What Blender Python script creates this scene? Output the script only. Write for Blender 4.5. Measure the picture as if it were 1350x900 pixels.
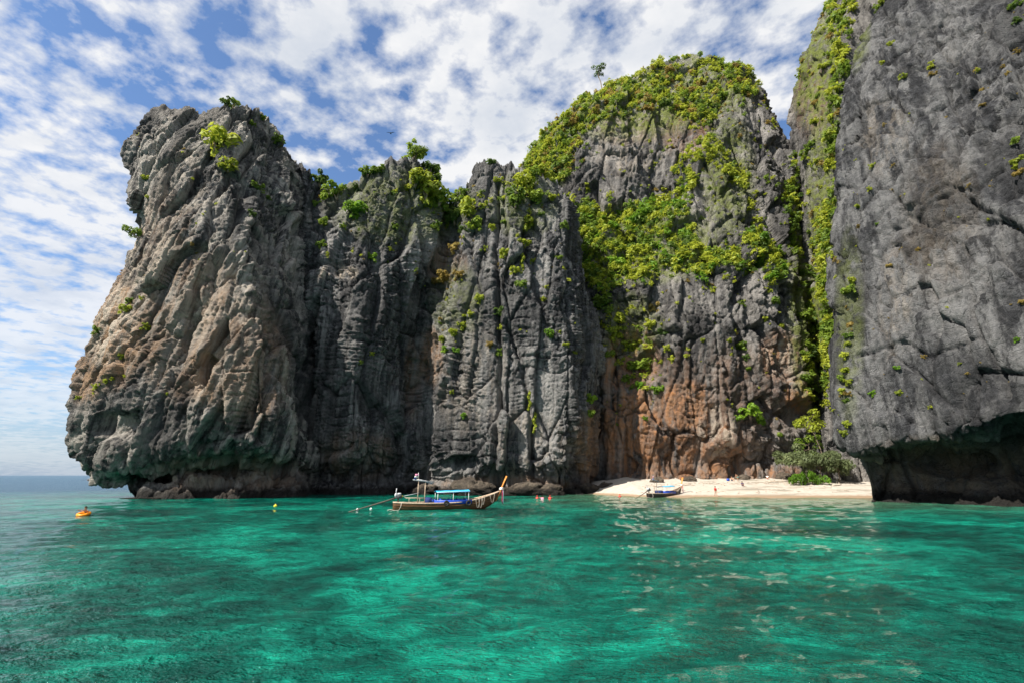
import bpy, math, random, time
import numpy as np
from mathutils import Vector, Matrix
T0 = time.time()
R = math.radians
for o in list(bpy.data.objects): bpy.data.objects.remove(o)
scene = bpy.context.scene
C = scene.collection

# ------------------------------------------------------------------ camera
CAMZ, PITCH, FPX = 3.6, math.atan((626-450)/675.0), 675.0
cp, sp = math.cos(PITCH), math.sin(PITCH)
cam_d = bpy.data.cameras.new('camera'); cam = bpy.data.objects.new('camera', cam_d); C.objects.link(cam)
cam.location = (0, 0, CAMZ); cam.rotation_euler = (math.pi/2+PITCH, 0, 0)
cam_d.sensor_width = 36; cam_d.lens = 18; cam_d.clip_end = 30000
scene.camera = cam

# ------------------------------------------------------------------ light
SUN_DIR = Vector((-0.60, -0.44, 0.76)).normalized()          # towards the sun
sun_el = math.asin(SUN_DIR.z); sun_az = math.atan2(SUN_DIR.x, SUN_DIR.y)
sd = bpy.data.lights.new('sun', 'SUN'); sd.energy = 5.0; sd.angle = R(0.5); sd.color = (1.0, 0.94, 0.85)
sun = bpy.data.objects.new('sun', sd); C.objects.link(sun)
sun.rotation_euler = SUN_DIR.to_track_quat('Z', 'Y').to_euler(); sun.location = (-80, -60, 140)
w = bpy.data.worlds.new('World'); scene.world = w; w.use_nodes = True
nt = w.node_tree; N = nt.nodes; L = nt.links; N.clear()
def nd(t, **kw):
    n = N.new(t)
    for k, v in kw.items(): setattr(n, k, v)
    return n
def mth(op, a, b=None, clamp=False):
    n = nd('ShaderNodeMath', operation=op); n.use_clamp = clamp
    for i, v in enumerate((a, b)):
        if v is None: continue
        if isinstance(v, (int, float)): n.inputs[i].default_value = v
        else: L.new(v, n.inputs[i])
    return n.outputs[0]
sky = nd('ShaderNodeTexSky', sky_type='NISHITA'); sky.sun_disc = False
sky.sun_elevation = sun_el; sky.sun_rotation = sun_az; sky.altitude = 0; sky.dust_density = 0.6; sky.ozone_density = 2.0
tc = nd('ShaderNodeTexCoord')
sx = nd('ShaderNodeSeparateXYZ'); L.new(tc.outputs['Generated'], sx.inputs[0])
zz = mth('ADD', mth('MAXIMUM', sx.outputs[2], 0.0), 0.10)
cx = nd('ShaderNodeCombineXYZ')
L.new(mth('DIVIDE', sx.outputs[0], zz), cx.inputs[0]); L.new(mth('DIVIDE', sx.outputs[1], zz), cx.inputs[1])
mp = nd('ShaderNodeMapping'); mp.inputs['Location'].default_value = (3.1, 7.7, 0); mp.inputs['Rotation'].default_value = (0, 0, R(35)); mp.inputs['Scale'].default_value = (1.0, 1.0, 1)
L.new(cx.outputs[0], mp.inputs[0])
def noise(scale, detail, rough, vec, dist=0.0):
    n = nd('ShaderNodeTexNoise'); n.inputs['Scale'].default_value = scale; n.inputs['Detail'].default_value = detail
    n.inputs['Roughness'].default_value = rough; n.inputs['Distortion'].default_value = dist
    L.new(vec, n.inputs['Vector']); return n.outputs['Fac']
def ramp(fac, stops):
    n = nd('ShaderNodeValToRGB'); e = n.color_ramp.elements
    while len(e) < len(stops): e.new(0.5)
    for k, (p, c) in enumerate(stops):
        e[k].position = p; e[k].color = (c, c, c, 1) if isinstance(c, (int, float)) else (*c, 1)
    L.new(fac, n.inputs[0]); return n.outputs[0]
big = noise(0.9, 3, 0.5, mp.outputs[0]); cell = noise(9.5, 8, 0.55, mp.outputs[0], 0.0)
csum = mth('ADD', mth('MULTIPLY', big, 0.50), mth('MULTIPLY', cell, 0.58))
cov = ramp(csum, [(0.44, 0.0), (0.56, 1.0)])
horizon = ramp(sx.outputs[2], [(0.0, 1.0), (0.16, 0.30), (0.45, 0.0)])
cov2 = mth('MULTIPLY', cov, 0.95)
tone = noise(3.0, 6, 0.6, mp.outputs[0])
ctone = ramp(tone, [(0.28, (0.70, 0.75, 0.83)), (0.55, (1.0, 1.0, 1.0))])
mul = nd('ShaderNodeMix', data_type='RGBA', blend_type='MULTIPLY'); mul.inputs[0].default_value = 1
L.new(sky.outputs[0], mul.inputs[6]); mul.inputs[7].default_value = (0.15, 0.172, 0.198, 1)
hz = nd('ShaderNodeMix', data_type='RGBA'); L.new(mth('MULTIPLY', horizon, 0.75), hz.inputs[0]); L.new(mul.outputs[2], hz.inputs[6]); hz.inputs[7].default_value = (0.38, 0.49, 0.68, 1)
mx = nd('ShaderNodeMix', data_type='RGBA'); L.new(mth('MULTIPLY', cov2, mth('SUBTRACT', 1.0, mth('MULTIPLY', horizon, 0.8))), mx.inputs[0]); L.new(hz.outputs[2], mx.inputs[6]); L.new(ctone, mx.inputs[7])
bg = nd('ShaderNodeBackground'); bg.inputs[1].default_value = 0.50; L.new(mx.outputs[2], bg.inputs[0])
wo = nd('ShaderNodeOutputWorld'); L.new(bg.outputs[0], wo.inputs[0])
scene.view_settings.view_transform = 'Standard'; scene.view_settings.look = 'None'
scene.view_settings.exposure = 0.95; scene.view_settings.gamma = 1.0; scene.view_settings.use_curve_mapping = False

# ------------------------------------------------------------------ helpers
def at(px, py, Y):
    dx, dz = (px-675)/FPX, (450-py)/FPX
    t = Y/(cp-dz*sp)
    return (dx*t, Y, CAMZ+t*(sp+dz*cp))
def atz(px, Y, z):
    d = Y*cp+(z-CAMZ)*sp
    return ((px-675)/FPX*d, Y, z)
def project(P):
    P = np.asarray(P, float); x = P[..., 0]; y = P[..., 1]; z = P[..., 2]-CAMZ
    d = y*cp+z*sp; u = -y*sp+z*cp
    d = np.where(d < 0.1, 0.1, d)
    return np.stack([675+FPX*x/d, 450-FPX*u/d, d], -1)
rng = np.random.RandomState(7)
PERM = np.concatenate([rng.permutation(256)]*2).astype(np.int32)
_g = rng.normal(size=(256, 3)); GR = (_g/np.linalg.norm(_g, axis=1)[:, None]).astype(np.float32)
def perlin(p):
    p = np.asarray(p, np.float32); f0 = np.floor(p); i = f0.astype(np.int32) & 255; f = p-f0
    u = f*f*f*(f*(f*6-15)+10)
    out = 0
    X = PERM[i[:, 0]], PERM[(i[:, 0]+1) & 255]
    for a in (0, 1):
        for b in (0, 1):
            h = PERM[(X[a]+i[:, 1]+b) & 255]
            for c in (0, 1):
                g = GR[PERM[(h+i[:, 2]+c) & 255]]
                d = g[:, 0]*(f[:, 0]-a)+g[:, 1]*(f[:, 1]-b)+g[:, 2]*(f[:, 2]-c)
                wt = (u[:, 0] if a else 1-u[:, 0])*(u[:, 1] if b else 1-u[:, 1])*(u[:, 2] if c else 1-u[:, 2])
                out = out+d*wt
    return out*1.5
def fbm(p, octs, gain=0.5, billow=False):
    a, s, t = 1.0, 0, 0
    q = np.asarray(p, np.float32)
    for k in range(octs):
        n = perlin(q)
        s = s+a*(np.abs(n)*2-0.5 if billow else n); t += a
        q = q*2.03+17.3; a *= gain
    return s/t
RT = np.random.RandomState(3).rand(4, 65536).astype(np.float32)
def voronoi(p):
    """returns F1, F2, cell random, tilt of the cell's facet"""
    p = np.asarray(p, np.float32); i0 = np.floor(p).astype(np.int32); f = p-i0
    F1 = np.full(len(p), 9, np.float32); F2 = F1.copy(); hid = np.zeros(len(p), np.int32)
    O = np.zeros((3, len(p)), np.float32)
    for a in (-1, 0, 1):
        for b in (-1, 0, 1):
            for c in (-1, 0, 1):
                h = ((i0[:, 0]+a)*7349+(i0[:, 1]+b)*19349+(i0[:, 2]+c)*8349) & 65535
                dx, dy, dz = a+RT[0][h]-f[:, 0], b+RT[1][h]-f[:, 1], c+RT[2][h]-f[:, 2]
                d = dx*dx+dy*dy+dz*dz
                m = d < F1
                F2 = np.where(m, F1, np.minimum(F2, d)); hid[m] = h[m]; F1[m] = d[m]
                O[0][m] = dx[m]; O[1][m] = dy[m]; O[2][m] = dz[m]
    tilt = sum(O[k]*(RT[3][(hid*31+k*977+5) & 65535]-0.5)*2 for k in range(3))
    return np.sqrt(F1), np.sqrt(F2), RT[3][hid], tilt

# ------------------------------------------------------------------ materials
class Mat:
    def __init__(s, name):
        s.m = bpy.data.materials.new(name); s.m.use_nodes = True; s.nt = s.m.node_tree; s.N = s.nt.nodes; s.L = s.nt.links
        s.b = s.N['Principled BSDF']; s._pos = None
    def node(s, t, **kw):
        n = s.N.new(t)
        for k, v in kw.items(): setattr(n, k, v)
        return n
    def put(s, sock, v):
        if hasattr(v, 'is_output'): s.L.new(v, sock)
        else:
            try: sock.default_value = v
            except Exception: sock.default_value = (*v, 1)
    def pos(s, scale=(1, 1, 1), rot=(0, 0, 0), loc=(0, 0, 0), obj=False):
        c = s.node('ShaderNodeTexCoord').outputs['Object'] if obj else s.node('ShaderNodeNewGeometry').outputs['Position']
        m = s.node('ShaderNodeMapping'); m.inputs['Scale'].default_value = scale; m.inputs['Rotation'].default_value = rot; m.inputs['Location'].default_value = loc
        s.L.new(c, m.inputs[0]); return m.outputs[0]
    def lean(s, scale, ang, loc=(0, 0, 0)):
        m = s.node('ShaderNodeMapping'); m.inputs['Scale'].default_value = scale; s.L.new(s.pos(rot=(0, R(-ang), 0), loc=loc), m.inputs[0]); return m.outputs[0]
    def noise(s, vec, scale=1, detail=4, rough=0.55, dist=0):
        n = s.node('ShaderNodeTexNoise'); n.inputs['Scale'].default_value = scale; n.inputs['Detail'].default_value = detail
        n.inputs['Roughness'].default_value = rough; n.inputs['Distortion'].default_value = dist; s.L.new(vec, n.inputs['Vector']); return n.outputs['Fac']
    def vor(s, vec, scale=1, feature='F1', out='Distance'):
        n = s.node('ShaderNodeTexVoronoi', feature=feature); n.inputs['Scale'].default_value = scale; s.L.new(vec, n.inputs['Vector']); return n.outputs[out]
    def ramp(s, fac, stops):
        n = s.node('ShaderNodeValToRGB'); e = n.color_ramp.elements
        while len(e) < len(stops): e.new(0.5)
        for k, (p, c) in enumerate(stops):
            e[k].position = p; e[k].color = (c, c, c, 1) if isinstance(c, (int, float)) else (*c, 1)
        s.L.new(fac, n.inputs[0]); return n.outputs[0]
    def mix(s, f, a, b, blend='MIX'):
        n = s.node('ShaderNodeMix', data_type='RGBA', blend_type=blend)
        s.put(n.inputs[0], f)
        for i, v in ((6, a), (7, b)):
            if hasattr(v, 'is_output'): s.L.new(v, n.inputs[i])
            else: n.inputs[i].default_value = (*v, 1) if len(v) == 3 else v
        return n.outputs[2]
    def math(s, op, a, b=0.0, clamp=False):
        n = s.node('ShaderNodeMath', operation=op); n.use_clamp = clamp
        s.put(n.inputs[0], a); s.put(n.inputs[1], b); return n.outputs[0]
    def attr(s, name, out='Fac'):
        n = s.node('ShaderNodeAttribute'); n.attribute_name = name; return n.outputs[out]
    def bump(s, h, strength, dist, prev=None):
        n = s.node('ShaderNodeBump'); n.inputs['Strength'].default_value = strength; n.inputs['Distance'].default_value = dist
        s.L.new(h, n.inputs['Height'])
        if prev is not None: s.L.new(prev, n.inputs['Normal'])
        return n.outputs[0]
    def done(s, col=None, rough=None, normal=None, spec=None):
        if col is not None:
            if hasattr(col, 'is_output'): s.L.new(col, s.b.inputs['Base Color'])
            else: s.b.inputs['Base Color'].default_value = (*col, 1)
        if rough is not None: s.put(s.b.inputs['Roughness'], rough)
        if normal is not None: s.L.new(normal, s.b.inputs['Normal'])
        if spec is not None: s.b.inputs['Specular IOR Level'].default_value = spec
        return s.m
def plain(name, col, rough=0.6, var=0.25, scale=6.0, spec=0.3):
    m = Mat(name); n = m.noise(m.pos(obj=True), scale, 4, 0.6)
    c = m.mix(m.ramp(n, [(0.35, 0), (0.7, 1)]), tuple(v*(1-var) for v in col), tuple(min(1, v*(1+var)) for v in col))
    return m.done(c, rough, m.bump(n, 0.15, 0.01), spec)

def rock_mat(name, dark, mid, light, stain_a, stain_b, streak=0.5, tilt=0.0):
    m = Mat(name)
    p = m.pos()
    n1 = m.noise(p, 0.09, 6, 0.6)
    n2 = m.noise(p, 0.9, 8, 0.68, 0.4)
    st = m.noise(m.lean((0.75, 0.75, 0.040), tilt), 1.0, 7, 0.64, 0.5); st2 = m.noise(m.lean((0.16, 0.16, 0.018), tilt, (40, 7, 3)), 1.0, 6, 0.6, 0.4)
    base = m.mix(m.ramp(n2, [(0.41, 0), (0.57, 1)]), dark, mid)
    base = m.mix(m.math('MULTIPLY', m.ramp(n1, [(0.46, 0), (0.66, 1)]), 0.7), base, light)
    base = m.mix(m.math('MULTIPLY', m.ramp(st, [(0.50, 0), (0.62, 1)]), streak), base, light)
    base = m.mix(m.math('MULTIPLY', m.ramp(st2, [(0.52, 0), (0.62, 1)]), streak*0.8), base, light)
    base = m.mix(m.math('MULTIPLY', m.ramp(st, [(0.38, 1), (0.47, 0)]), streak*1.1), base, dark)
    base = m.mix(m.math('MULTIPLY', m.ramp(st2, [(0.38, 1), (0.48, 0)]), streak*0.8), base, dark)
    base = m.mix(m.math('MULTIPLY', m.ramp(m.noise(m.lean((0.07, 0.07, 0.045), tilt, (15, 2, 9)), 1.0, 6, 0.62, 0.5), [(0.40, 1), (0.52, 0)]), 0.6), base, dark)
    sa = m.attr('stain')
    sn = m.noise(m.lean((0.5, 0.5, 0.06), tilt, (9, 4, 2)), 1.0, 7, 0.65, 0.5)
    sm = m.math('MULTIPLY', sa, m.ramp(sn, [(0.36, 0), (0.58, 1)]), True)
    scol = m.mix(m.ramp(m.noise(p, 0.6, 5, 0.6), [(0.35, 0), (0.65, 1)]), stain_a, stain_b)
    base = m.mix(sm, base, scol)
    pa = m.attr('pale')
    base = m.mix(m.math('MULTIPLY', pa, m.ramp(m.noise(m.lean((0.55, 0.55, 0.10), tilt, (3, 30, 8)), 1.0, 7, 0.66, 0.4), [(0.46, 0), (0.56, 1)]), True), base, (0.52, 0.44, 0.35))
    ga = m.attr('moss')
    base = m.mix(m.math('MULTIPLY', ga, m.ramp(m.noise(p, 0.55, 6, 0.65, 0.3), [(0.38, 0), (0.55, 1)]), True), base, (0.17, 0.20, 0.04))
    sz_ = m.node('ShaderNodeSeparateXYZ'); m.L.new(p, sz_.inputs[0])
    tide_shade = m.ramp(m.math('ADD', m.math('MULTIPLY', sz_.outputs[2], 0.2), m.math('MULTIPLY', n2, 0.35)), [(0.36, 0.9), (0.55, 0.0)])
    base = m.mix(tide_shade, base, (0.014, 0.012, 0.010))  # wet tidal rock, its colour deepened further to stand for shade at the foot
    pit = m.math('SUBTRACT', 1.0, m.ramp(m.vor(m.pos(scale=(1, 1, 0.75), loc=(3, 1, 0)), 0.85, 'DISTANCE_TO_EDGE'), [(0.0, 1), (0.09, 0)]))
    warp = m.noise(p, 1.6, 3, 0.6)
    sc_ = m.ramp(m.noise(m.pos(scale=(0.5, 0.5, 2.2), rot=(0, R(tilt), 0)), 0.9, 6, 0.65, 0.8), [(0.30, 0.0), (0.40, 1.0)])
    hgt = m.math('ADD', m.math('MULTIPLY', m.noise(m.pos(scale=(1, 1, 0.7)), 2.6, 9, 0.74, 0.3), 1.0), m.math('MULTIPLY', m.math('MINIMUM', m.math('ADD', pit, warp), sc_), 0.30))
    nb = m.bump(hgt, 1.0, 0.95)
    return m.done(base, 0.88, nb, 0.25)

def mesh_np(name, V, F, mat=None, parent=None, smooth=False, attrs=None, link=True):
    me = bpy.data.meshes.new(name)
    V = np.asarray(V, np.float32); F = np.asarray(F, np.int32)
    me.vertices.add(len(V)); me.vertices.foreach_set('co', V.ravel())
    k = F.shape[1]
    me.loops.add(F.size); me.loops.foreach_set('vertex_index', F.ravel())
    me.polygons.add(len(F)); me.polygons.foreach_set('loop_start', np.arange(0, F.size, k, dtype=np.int32))
    if smooth: me.polygons.foreach_set('use_smooth', np.ones(len(F), bool))
    me.update(calc_edges=True)
    for an, av in (attrs or {}).items():
        a = me.attributes.new(an, 'FLOAT', 'POINT'); a.data.foreach_set('value', np.asarray(av, np.float32))
    if mat: me.materials.append(mat)
    if not link: return me
    o = bpy.data.objects.new(name, me); C.objects.link(o)
    if parent: o.parent = parent
    return o
def tag(o, label=None, cat=None, group=None, kind=None):
    if label: o['label'] = label
    if cat: o['category'] = cat
    if group: o['group'] = group
    if kind: o['kind'] = kind
    return o
def grid_faces(nr, nc):
    i = np.arange(nr*nc).reshape(nr, nc)
    return np.stack([i[:-1, :-1], i[:-1, 1:], i[1:, 1:], i[1:, :-1]], -1).reshape(-1, 4)

# ------------------------------------------------------------------ cliffs
def cage(rows, side_l, side_r, back, base_z):
    P = np.array([[(atz(*q[1:]) if q[0] == 'z' else at(*q)) for q in r] for r in rows], float)
    b0 = P[0].copy(); b0[:, 2] = base_z
    P = np.concatenate([b0[None], P])
    top = P[-1]
    for (dy, dz) in back:
        t = top.copy(); t[:, 1] += dy; t[:, 0] *= (1+dy/110.0); t[:, 2] += dz
        t[:, 2] = np.maximum(t[:, 2], base_z); P = np.concatenate([P, t[None]])
    l = P[:, :1].copy(); l[..., 0] += side_l[0]; l[..., 1] += side_l[1]
    r = P[:, -1:].copy(); r[..., 0] += side_r[0]; r[..., 1] += side_r[1]
    return np.concatenate([l, P, r], 1)
def resample(P, nseg, axis):
    P = np.moveaxis(P, axis, 0); out = []
    for k, n in enumerate(nseg):
        t = (np.arange(n)/n)[:, None, None]
        out.append(P[k]*(1-t)+P[k+1]*t)
    out.append(P[-1:]); return np.moveaxis(np.concatenate(out), 0, axis)
def blur(P, r, axis):
    if r < 1: return P
    P = np.moveaxis(P, axis, 0)
    for _ in range(2):
        Q = np.concatenate([P[:1]]*r+[P]+[P[-1:]]*r)
        cs = np.concatenate([np.zeros_like(Q[:1]), np.cumsum(Q, 0)])
        P2 = (cs[2*r+1:]-cs[:-(2*r+1)])/(2*r+1); P2[0] = P[0]; P2[-1] = P[-1]; P = P2
    return np.moveaxis(P, 0, axis)
def grid_normals(P):
    du = np.gradient(P, axis=1); dv = np.gradient(P, axis=0)
    n = np.cross(du, dv); return n/(np.linalg.norm(n, axis=-1, keepdims=True)+1e-9)
CL = {}
def cliff(name, rows, side_l, side_r, back, base_z, res, mat, par, feats=(), stains=(), pales=(), moss=(), coarse=4.0, blur_m=2.0, far_cols=()):
    P = cage(rows, side_l, side_r, back, base_z)
    nR, nC = P.shape[:2]; nb = len(back)
    lc = [np.linalg.norm(P[1:-nb, k+1]-P[1:-nb, k], axis=-1).mean() for k in range(nC-1)]
    sc = [max(2, int(l/(res*(coarse if k in (0, nC-2) else 3.0 if k in far_cols else 1)))) for k, l in enumerate(lc)]
    lr = [np.linalg.norm(P[k+1]-P[k], axis=-1).mean() for k in range(nR-1)]
    sr = [max(2, int(l/(res*(coarse if k >= nR-1-nb+1 else (coarse/2 if k == nR-1-nb else 1))))) for k, l in enumerate(lr)]
    G = resample(resample(P, sc, 1), sr, 0)
    r = max(1, int(blur_m/res/2)); G = blur(blur(G, r, 0), r, 1)
    n = grid_normals(G)
    sh = G.shape[:2]; p = G.reshape(-1, 3).astype(np.float32); nn = n.reshape(-1, 3)
    pr = project(p)
    d = displace(p, par)
    for f in feats: d = d+f(p, pr)
    # water-worn foot, jagged crest
    rowtop = np.zeros(sh, np.float32); it = sum(sr[:nR-1-nb])
    rr = np.arange(sh[0])[:, None]; rowtop[:] = np.exp(-((rr-it)*res/3.5)**2)
    d = d*(1-0.40*rowtop.ravel())
    q = p+nn*d[:, None]
    if par.get('crest', 0):
        sp_ = np.maximum(0, perlin(p*np.array([0.55, 0.55, 0.15])))+0.6*np.maximum(0, perlin(p*np.array([1.4, 1.4, 0.3])+9))
        q[:, 2] += rowtop.ravel()*sp_*par['crest']
    pq = project(q)
    def region(blobs):
        s = np.zeros(len(p), np.float32)
        for (bx_, by_, rx, ry, a) in blobs:
            s = np.maximum(s, a*np.clip(1.6-1.6*(((pq[:, 0]-bx_)/rx)**2+((pq[:, 1]-by_)/ry)**2), 0, 1))
        return s
    o = mesh_np(name, q, grid_faces(*sh), mat, smooth=True, attrs={'stain': region(stains), 'pale': region(pales), 'moss': region(moss)})
    qg = q.reshape(*sh, 3)
    CL[name] = dict(p=q, n=grid_normals(qg).reshape(-1, 3), pr=pq)
    print(name, sh, sh[0]*sh[1], round(time.time()-T0, 1))
    return o
def displace(p, par):
    g = par.get
    wv = np.stack([fbm(p/12+k*31, 2) for k in range(3)], 1)
    pw = p+wv*np.array([2.2, 2.2, 1.8])
    pt = p+wv*np.array([0.9, 0.9, 2.5]); sl = g('tilt', 0.0)                    # joints and flutes that lean
    pt[:, 0] -= sl*pt[:, 2]
    d = g('big', 1.6)*fbm(pw/np.array([16, 16, 24]), 3)
    col = np.abs(perlin(pt/np.array([5.0, 5.0, 45])))+0.55*np.abs(perlin(pt/np.array([2.1, 2.1, 24])+5))
    d += g('col', 1.6)*(np.minimum(col, 0.7)-0.4)
    flt = np.abs(perlin(pt/np.array([0.9, 0.9, 11.0])+11)); fm = np.clip(0.55+2.4*perlin(p/11+3), 0, 1)
    d += g('flute', 0.55)*fm*(np.minimum(flt, 0.5)-0.22)
    # upright prisms between the joints, cut by bedding planes
    F1, F2, cid, tl = voronoi(pt/np.array(g('prism', (3.4, 3.4, 15.0)))+g('ps', 0.0))
    e = F2-F1
    d += g('pri', 1.2)*((cid-0.5)+1.0*tl)-g('joint', 0.7)*np.exp(-e/0.035)
    bt = p+wv*np.array([1.0, 1.0, 1.5]); bt[:, 2] += g('dip', 0.12)*bt[:, 0]
    F1, F2, c2, tl = voronoi(np.stack([pt[:, 0], pt[:, 1], bt[:, 2]], 1)/np.array(g('block', (1.5, 1.5, 2.6)))+40)
    e = F2-F1; bm = np.clip(0.55+2.0*perlin(p/8+77), 0.12, 1)
    d += bm*(g('blk', 0.42)*((c2-0.5)+1.3*tl)-g('crack', 0.3)*np.exp(-e/0.045))
    # bedding planes: dark grooves with the beds between standing at different depths
    for (h_, am, ph) in ((g('bed', 2.3), 1.0, 0.0), (g('bed', 2.3)*0.38, 0.45, 9.0)):
        t = (bt[:, 2]+0.35*perlin(p/3.0+ph))/h_+1.3*perlin(p/9+55+ph)
        fr = t-np.floor(t); on = np.clip(0.08+2.6*perlin(p*np.array([.13, .13, .09])+21+ph), 0, 1)
        d += on*am*(g('ledge', 0.35)*(RT[3][(np.floor(t).astype(np.int32)*977+int(ph)) & 65535]-0.5+0.5*fr)-g('groove', 0.45)*np.exp(-np.minimum(fr, 1-fr)*h_/0.10))
    d -= g('mid', 0.35)*fbm(pt/np.array([1.9, 1.9, 4.5])+7, 3, 0.6, True)
    d -= g('fine', 0.20)*fbm(p/np.array([0.7, 0.7, 0.9])+3, 2, 0.7, True)
    return d.astype(np.float32)
def crack_px(pts, width, depth):
    """a long joint running along a line on the wall (given where it shows, kept as a groove)"""
    pts = np.array(pts, float)
    def f(p, pr):
        best = np.full(len(p), 1e9)
        wob = 3*perlin(p/3.0)
        for a, b in zip(pts[:-1], pts[1:]):
            ab = b-a; x = pr[:, 0]+wob-a[0]; y = pr[:, 1]-a[1]
            t = np.clip((x*ab[0]+y*ab[1])/(ab@ab), 0, 1)
            best = np.minimum(best, np.hypot(x-t*ab[0], y-t*ab[1]))
        return -depth*np.exp(-(best/width)**2)
    return f
def pocket_px(x, y, rx, ry, depth):
    def f(p, pr):
        wob = 0.5*perlin(p/2.0+3)
        return -depth*np.clip(1.4-1.4*(((pr[:, 0]-x)/rx)**2+((pr[:, 1]-y)/ry)**2)+wob, 0, 1)*(((pr[:, 0]-x)/rx)**2+((pr[:, 1]-y)/ry)**2 < 1.6)
    return f

Z = 'z'
M_tower = rock_mat('tower_limestone', (0.040, 0.039, 0.040), (0.200, 0.192, 0.183), (0.46, 0.42, 0.365), (0.46, 0.29, 0.17), (0.30, 0.21, 0.145), 0.85, 11)
M_mid = rock_mat('grey_limestone', (0.028, 0.028, 0.030), (0.160, 0.157, 0.156), (0.37, 0.355, 0.335), (0.40, 0.22, 0.105), (0.22, 0.15, 0.10), 0.6, 3)
M_peak = rock_mat('peak_limestone', (0.032, 0.031, 0.032), (0.165, 0.158, 0.153), (0.37, 0.345, 0.315), (0.43, 0.20, 0.085), (0.26, 0.165, 0.105), 0.5, 7)
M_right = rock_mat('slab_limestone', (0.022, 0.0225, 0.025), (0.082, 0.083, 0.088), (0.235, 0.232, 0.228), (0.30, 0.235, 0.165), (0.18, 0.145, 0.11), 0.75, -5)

tower_rows = [
 [(Z,200,87,0),(Z,240,85,0),(Z,290,85,0),(Z,345,86.5,0),(Z,388,94,0),(Z,412,101,0)],
 [(Z,150,91.5,2.0),(Z,215,94,3.5),(Z,290,95,4.5),(Z,350,94.5,4.5),(Z,388,98,4.5),(Z,415,104,4.5)],
 [(94,616,88),(150,616,84.5),(235,585,83),(345,588,84),(388,595,93),(412,600,101)],
 [(75,565,88),(145,540,83),(235,530,82),(350,530,83),(392,540,94),(412,545,102)],
 [(94,495,89),(150,475,84),(235,470,82.5),(347,465,84),(388,470,95),(409,475,103)],
 [(122,412,90),(165,405,86),(235,400,84),(338,395,85.5),(376,400,95),(406,400,104)],
 [(163,345,91),(195,335,88),(240,330,86),(318,325,87),(358,330,95),(402,330,105)],
 [(178,292,93),(200,285,90),(245,275,88),(308,265,89),(345,270,95),(397,270,106)],
 [(158,245,95),(190,235,92),(235,225,91),(300,215,92),(340,220,97),(392,235,107)],
 [(166,200,97),(195,185,94.5),(235,180,94),(300,175,95),(345,180,99),(388,215,108)],
 [(205,143,99),(225,143,97),(262,150,97),(305,139,97),(347,150,102),(385,206,109)]]
tower = cliff('tower_cliff', tower_rows, (8, 30), (-2, 25), [(10, -2), (24, -12), (34, -70)], -5, 0.19, M_tower,
    dict(tilt=0.20, col=1.3, flute=0.95, big=2.0, dip=-0.25, prism=(5.0, 5.0, 26), pri=2.0, ps=5.3, joint=1.0, block=(1.7, 1.7, 3.0), blk=0.5, crack=0.5, bed=3.2, ledge=0.25, groove=0.5, mid=0.32, fine=0.28, crest=2.6),
    feats=[pocket_px(272, 490, 12, 30, 6.5), pocket_px(150, 560, 36, 22, 2.2), crack_px([(325, 250), (300, 330), (262, 380), (235, 470)], 5, 1.6), crack_px([(390, 300), (400, 420), (405, 560)], 6, 2.5), crack_px([(345, 470), (330, 560)], 4, 1.2)],
    stains=[(150, 430, 45, 90, 1.0), (115, 480, 40, 60, 0.9), (250, 430, 90, 110, 0.55), (330, 480, 60, 100, 0.5), (270, 490, 30, 50, 0.9), (215, 320, 50, 80, 0.35), (300, 625, 120, 35, 0.5)],
    pales=[(140, 420, 45, 70, 1.0), (195, 340, 40, 70, 0.85), (290, 400, 70, 90, 0.6), (300, 500, 60, 60, 0.5), (240, 240, 40, 60, 0.4)])
tag(tower, 'tall overhanging limestone sea tower with jagged crest and undercut foot', 'cliff', kind='structure')

mid_rows = [
 [(Z,412,103,0),(Z,440,101,0),(Z,475,100,0),(Z,515,104,0),(Z,550,109,0),(Z,605,104,0),(Z,660,102,0),(Z,745,101,0),(Z,788,112,0)],
 [(Z,412,107,3),(Z,440,106,3),(Z,475,105,3),(Z,515,108,3),(Z,550,112,3),(Z,605,107,3),(Z,660,104,3),(Z,745,102.5,3),(Z,788,114,3)],
 [(Z,410,102,9),(Z,438,100,9),(Z,466,98.5,9),(Z,510,103,8.5),(Z,548,110,8),(Z,603,103,7),(Z,660,100.5,5.5),(Z,750,100.5,5.5),(Z,792,114,6)],
 [(410,545,103),(438,542,101),(464,540,99),(508,540,104.5),(548,540,112),(602,540,104),(660,540,101),(756,540,101),(796,545,117)],
 [(408,460,104),(438,460,102),(468,458,99.5),(512,460,105),(550,460,113),(602,460,105),(660,460,102),(755,460,102),(796,465,118)],
 [(406,385,105),(440,385,103),(474,380,101),(520,385,106),(566,390,114),(608,385,106),(660,385,103),(750,390,104),(784,400,119)],
 [(402,320,106),(442,325,105),(485,318,103),(535,320,107),(588,330,115),(615,320,108),(662,320,105),(745,330,106),(766,340,120)],
 [(398,265,108),(442,285,107),(492,265,105),(545,265,109),(592,300,116),(618,270,110),(660,265,107),(740,285,109),(753,295,121)],
 [(392,212,110),(440,255,110),(500,216,109),(552,208,112),(592,274,117),(628,226,112),(655,214,110),(732,242,113),(746,265,123)]]
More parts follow.
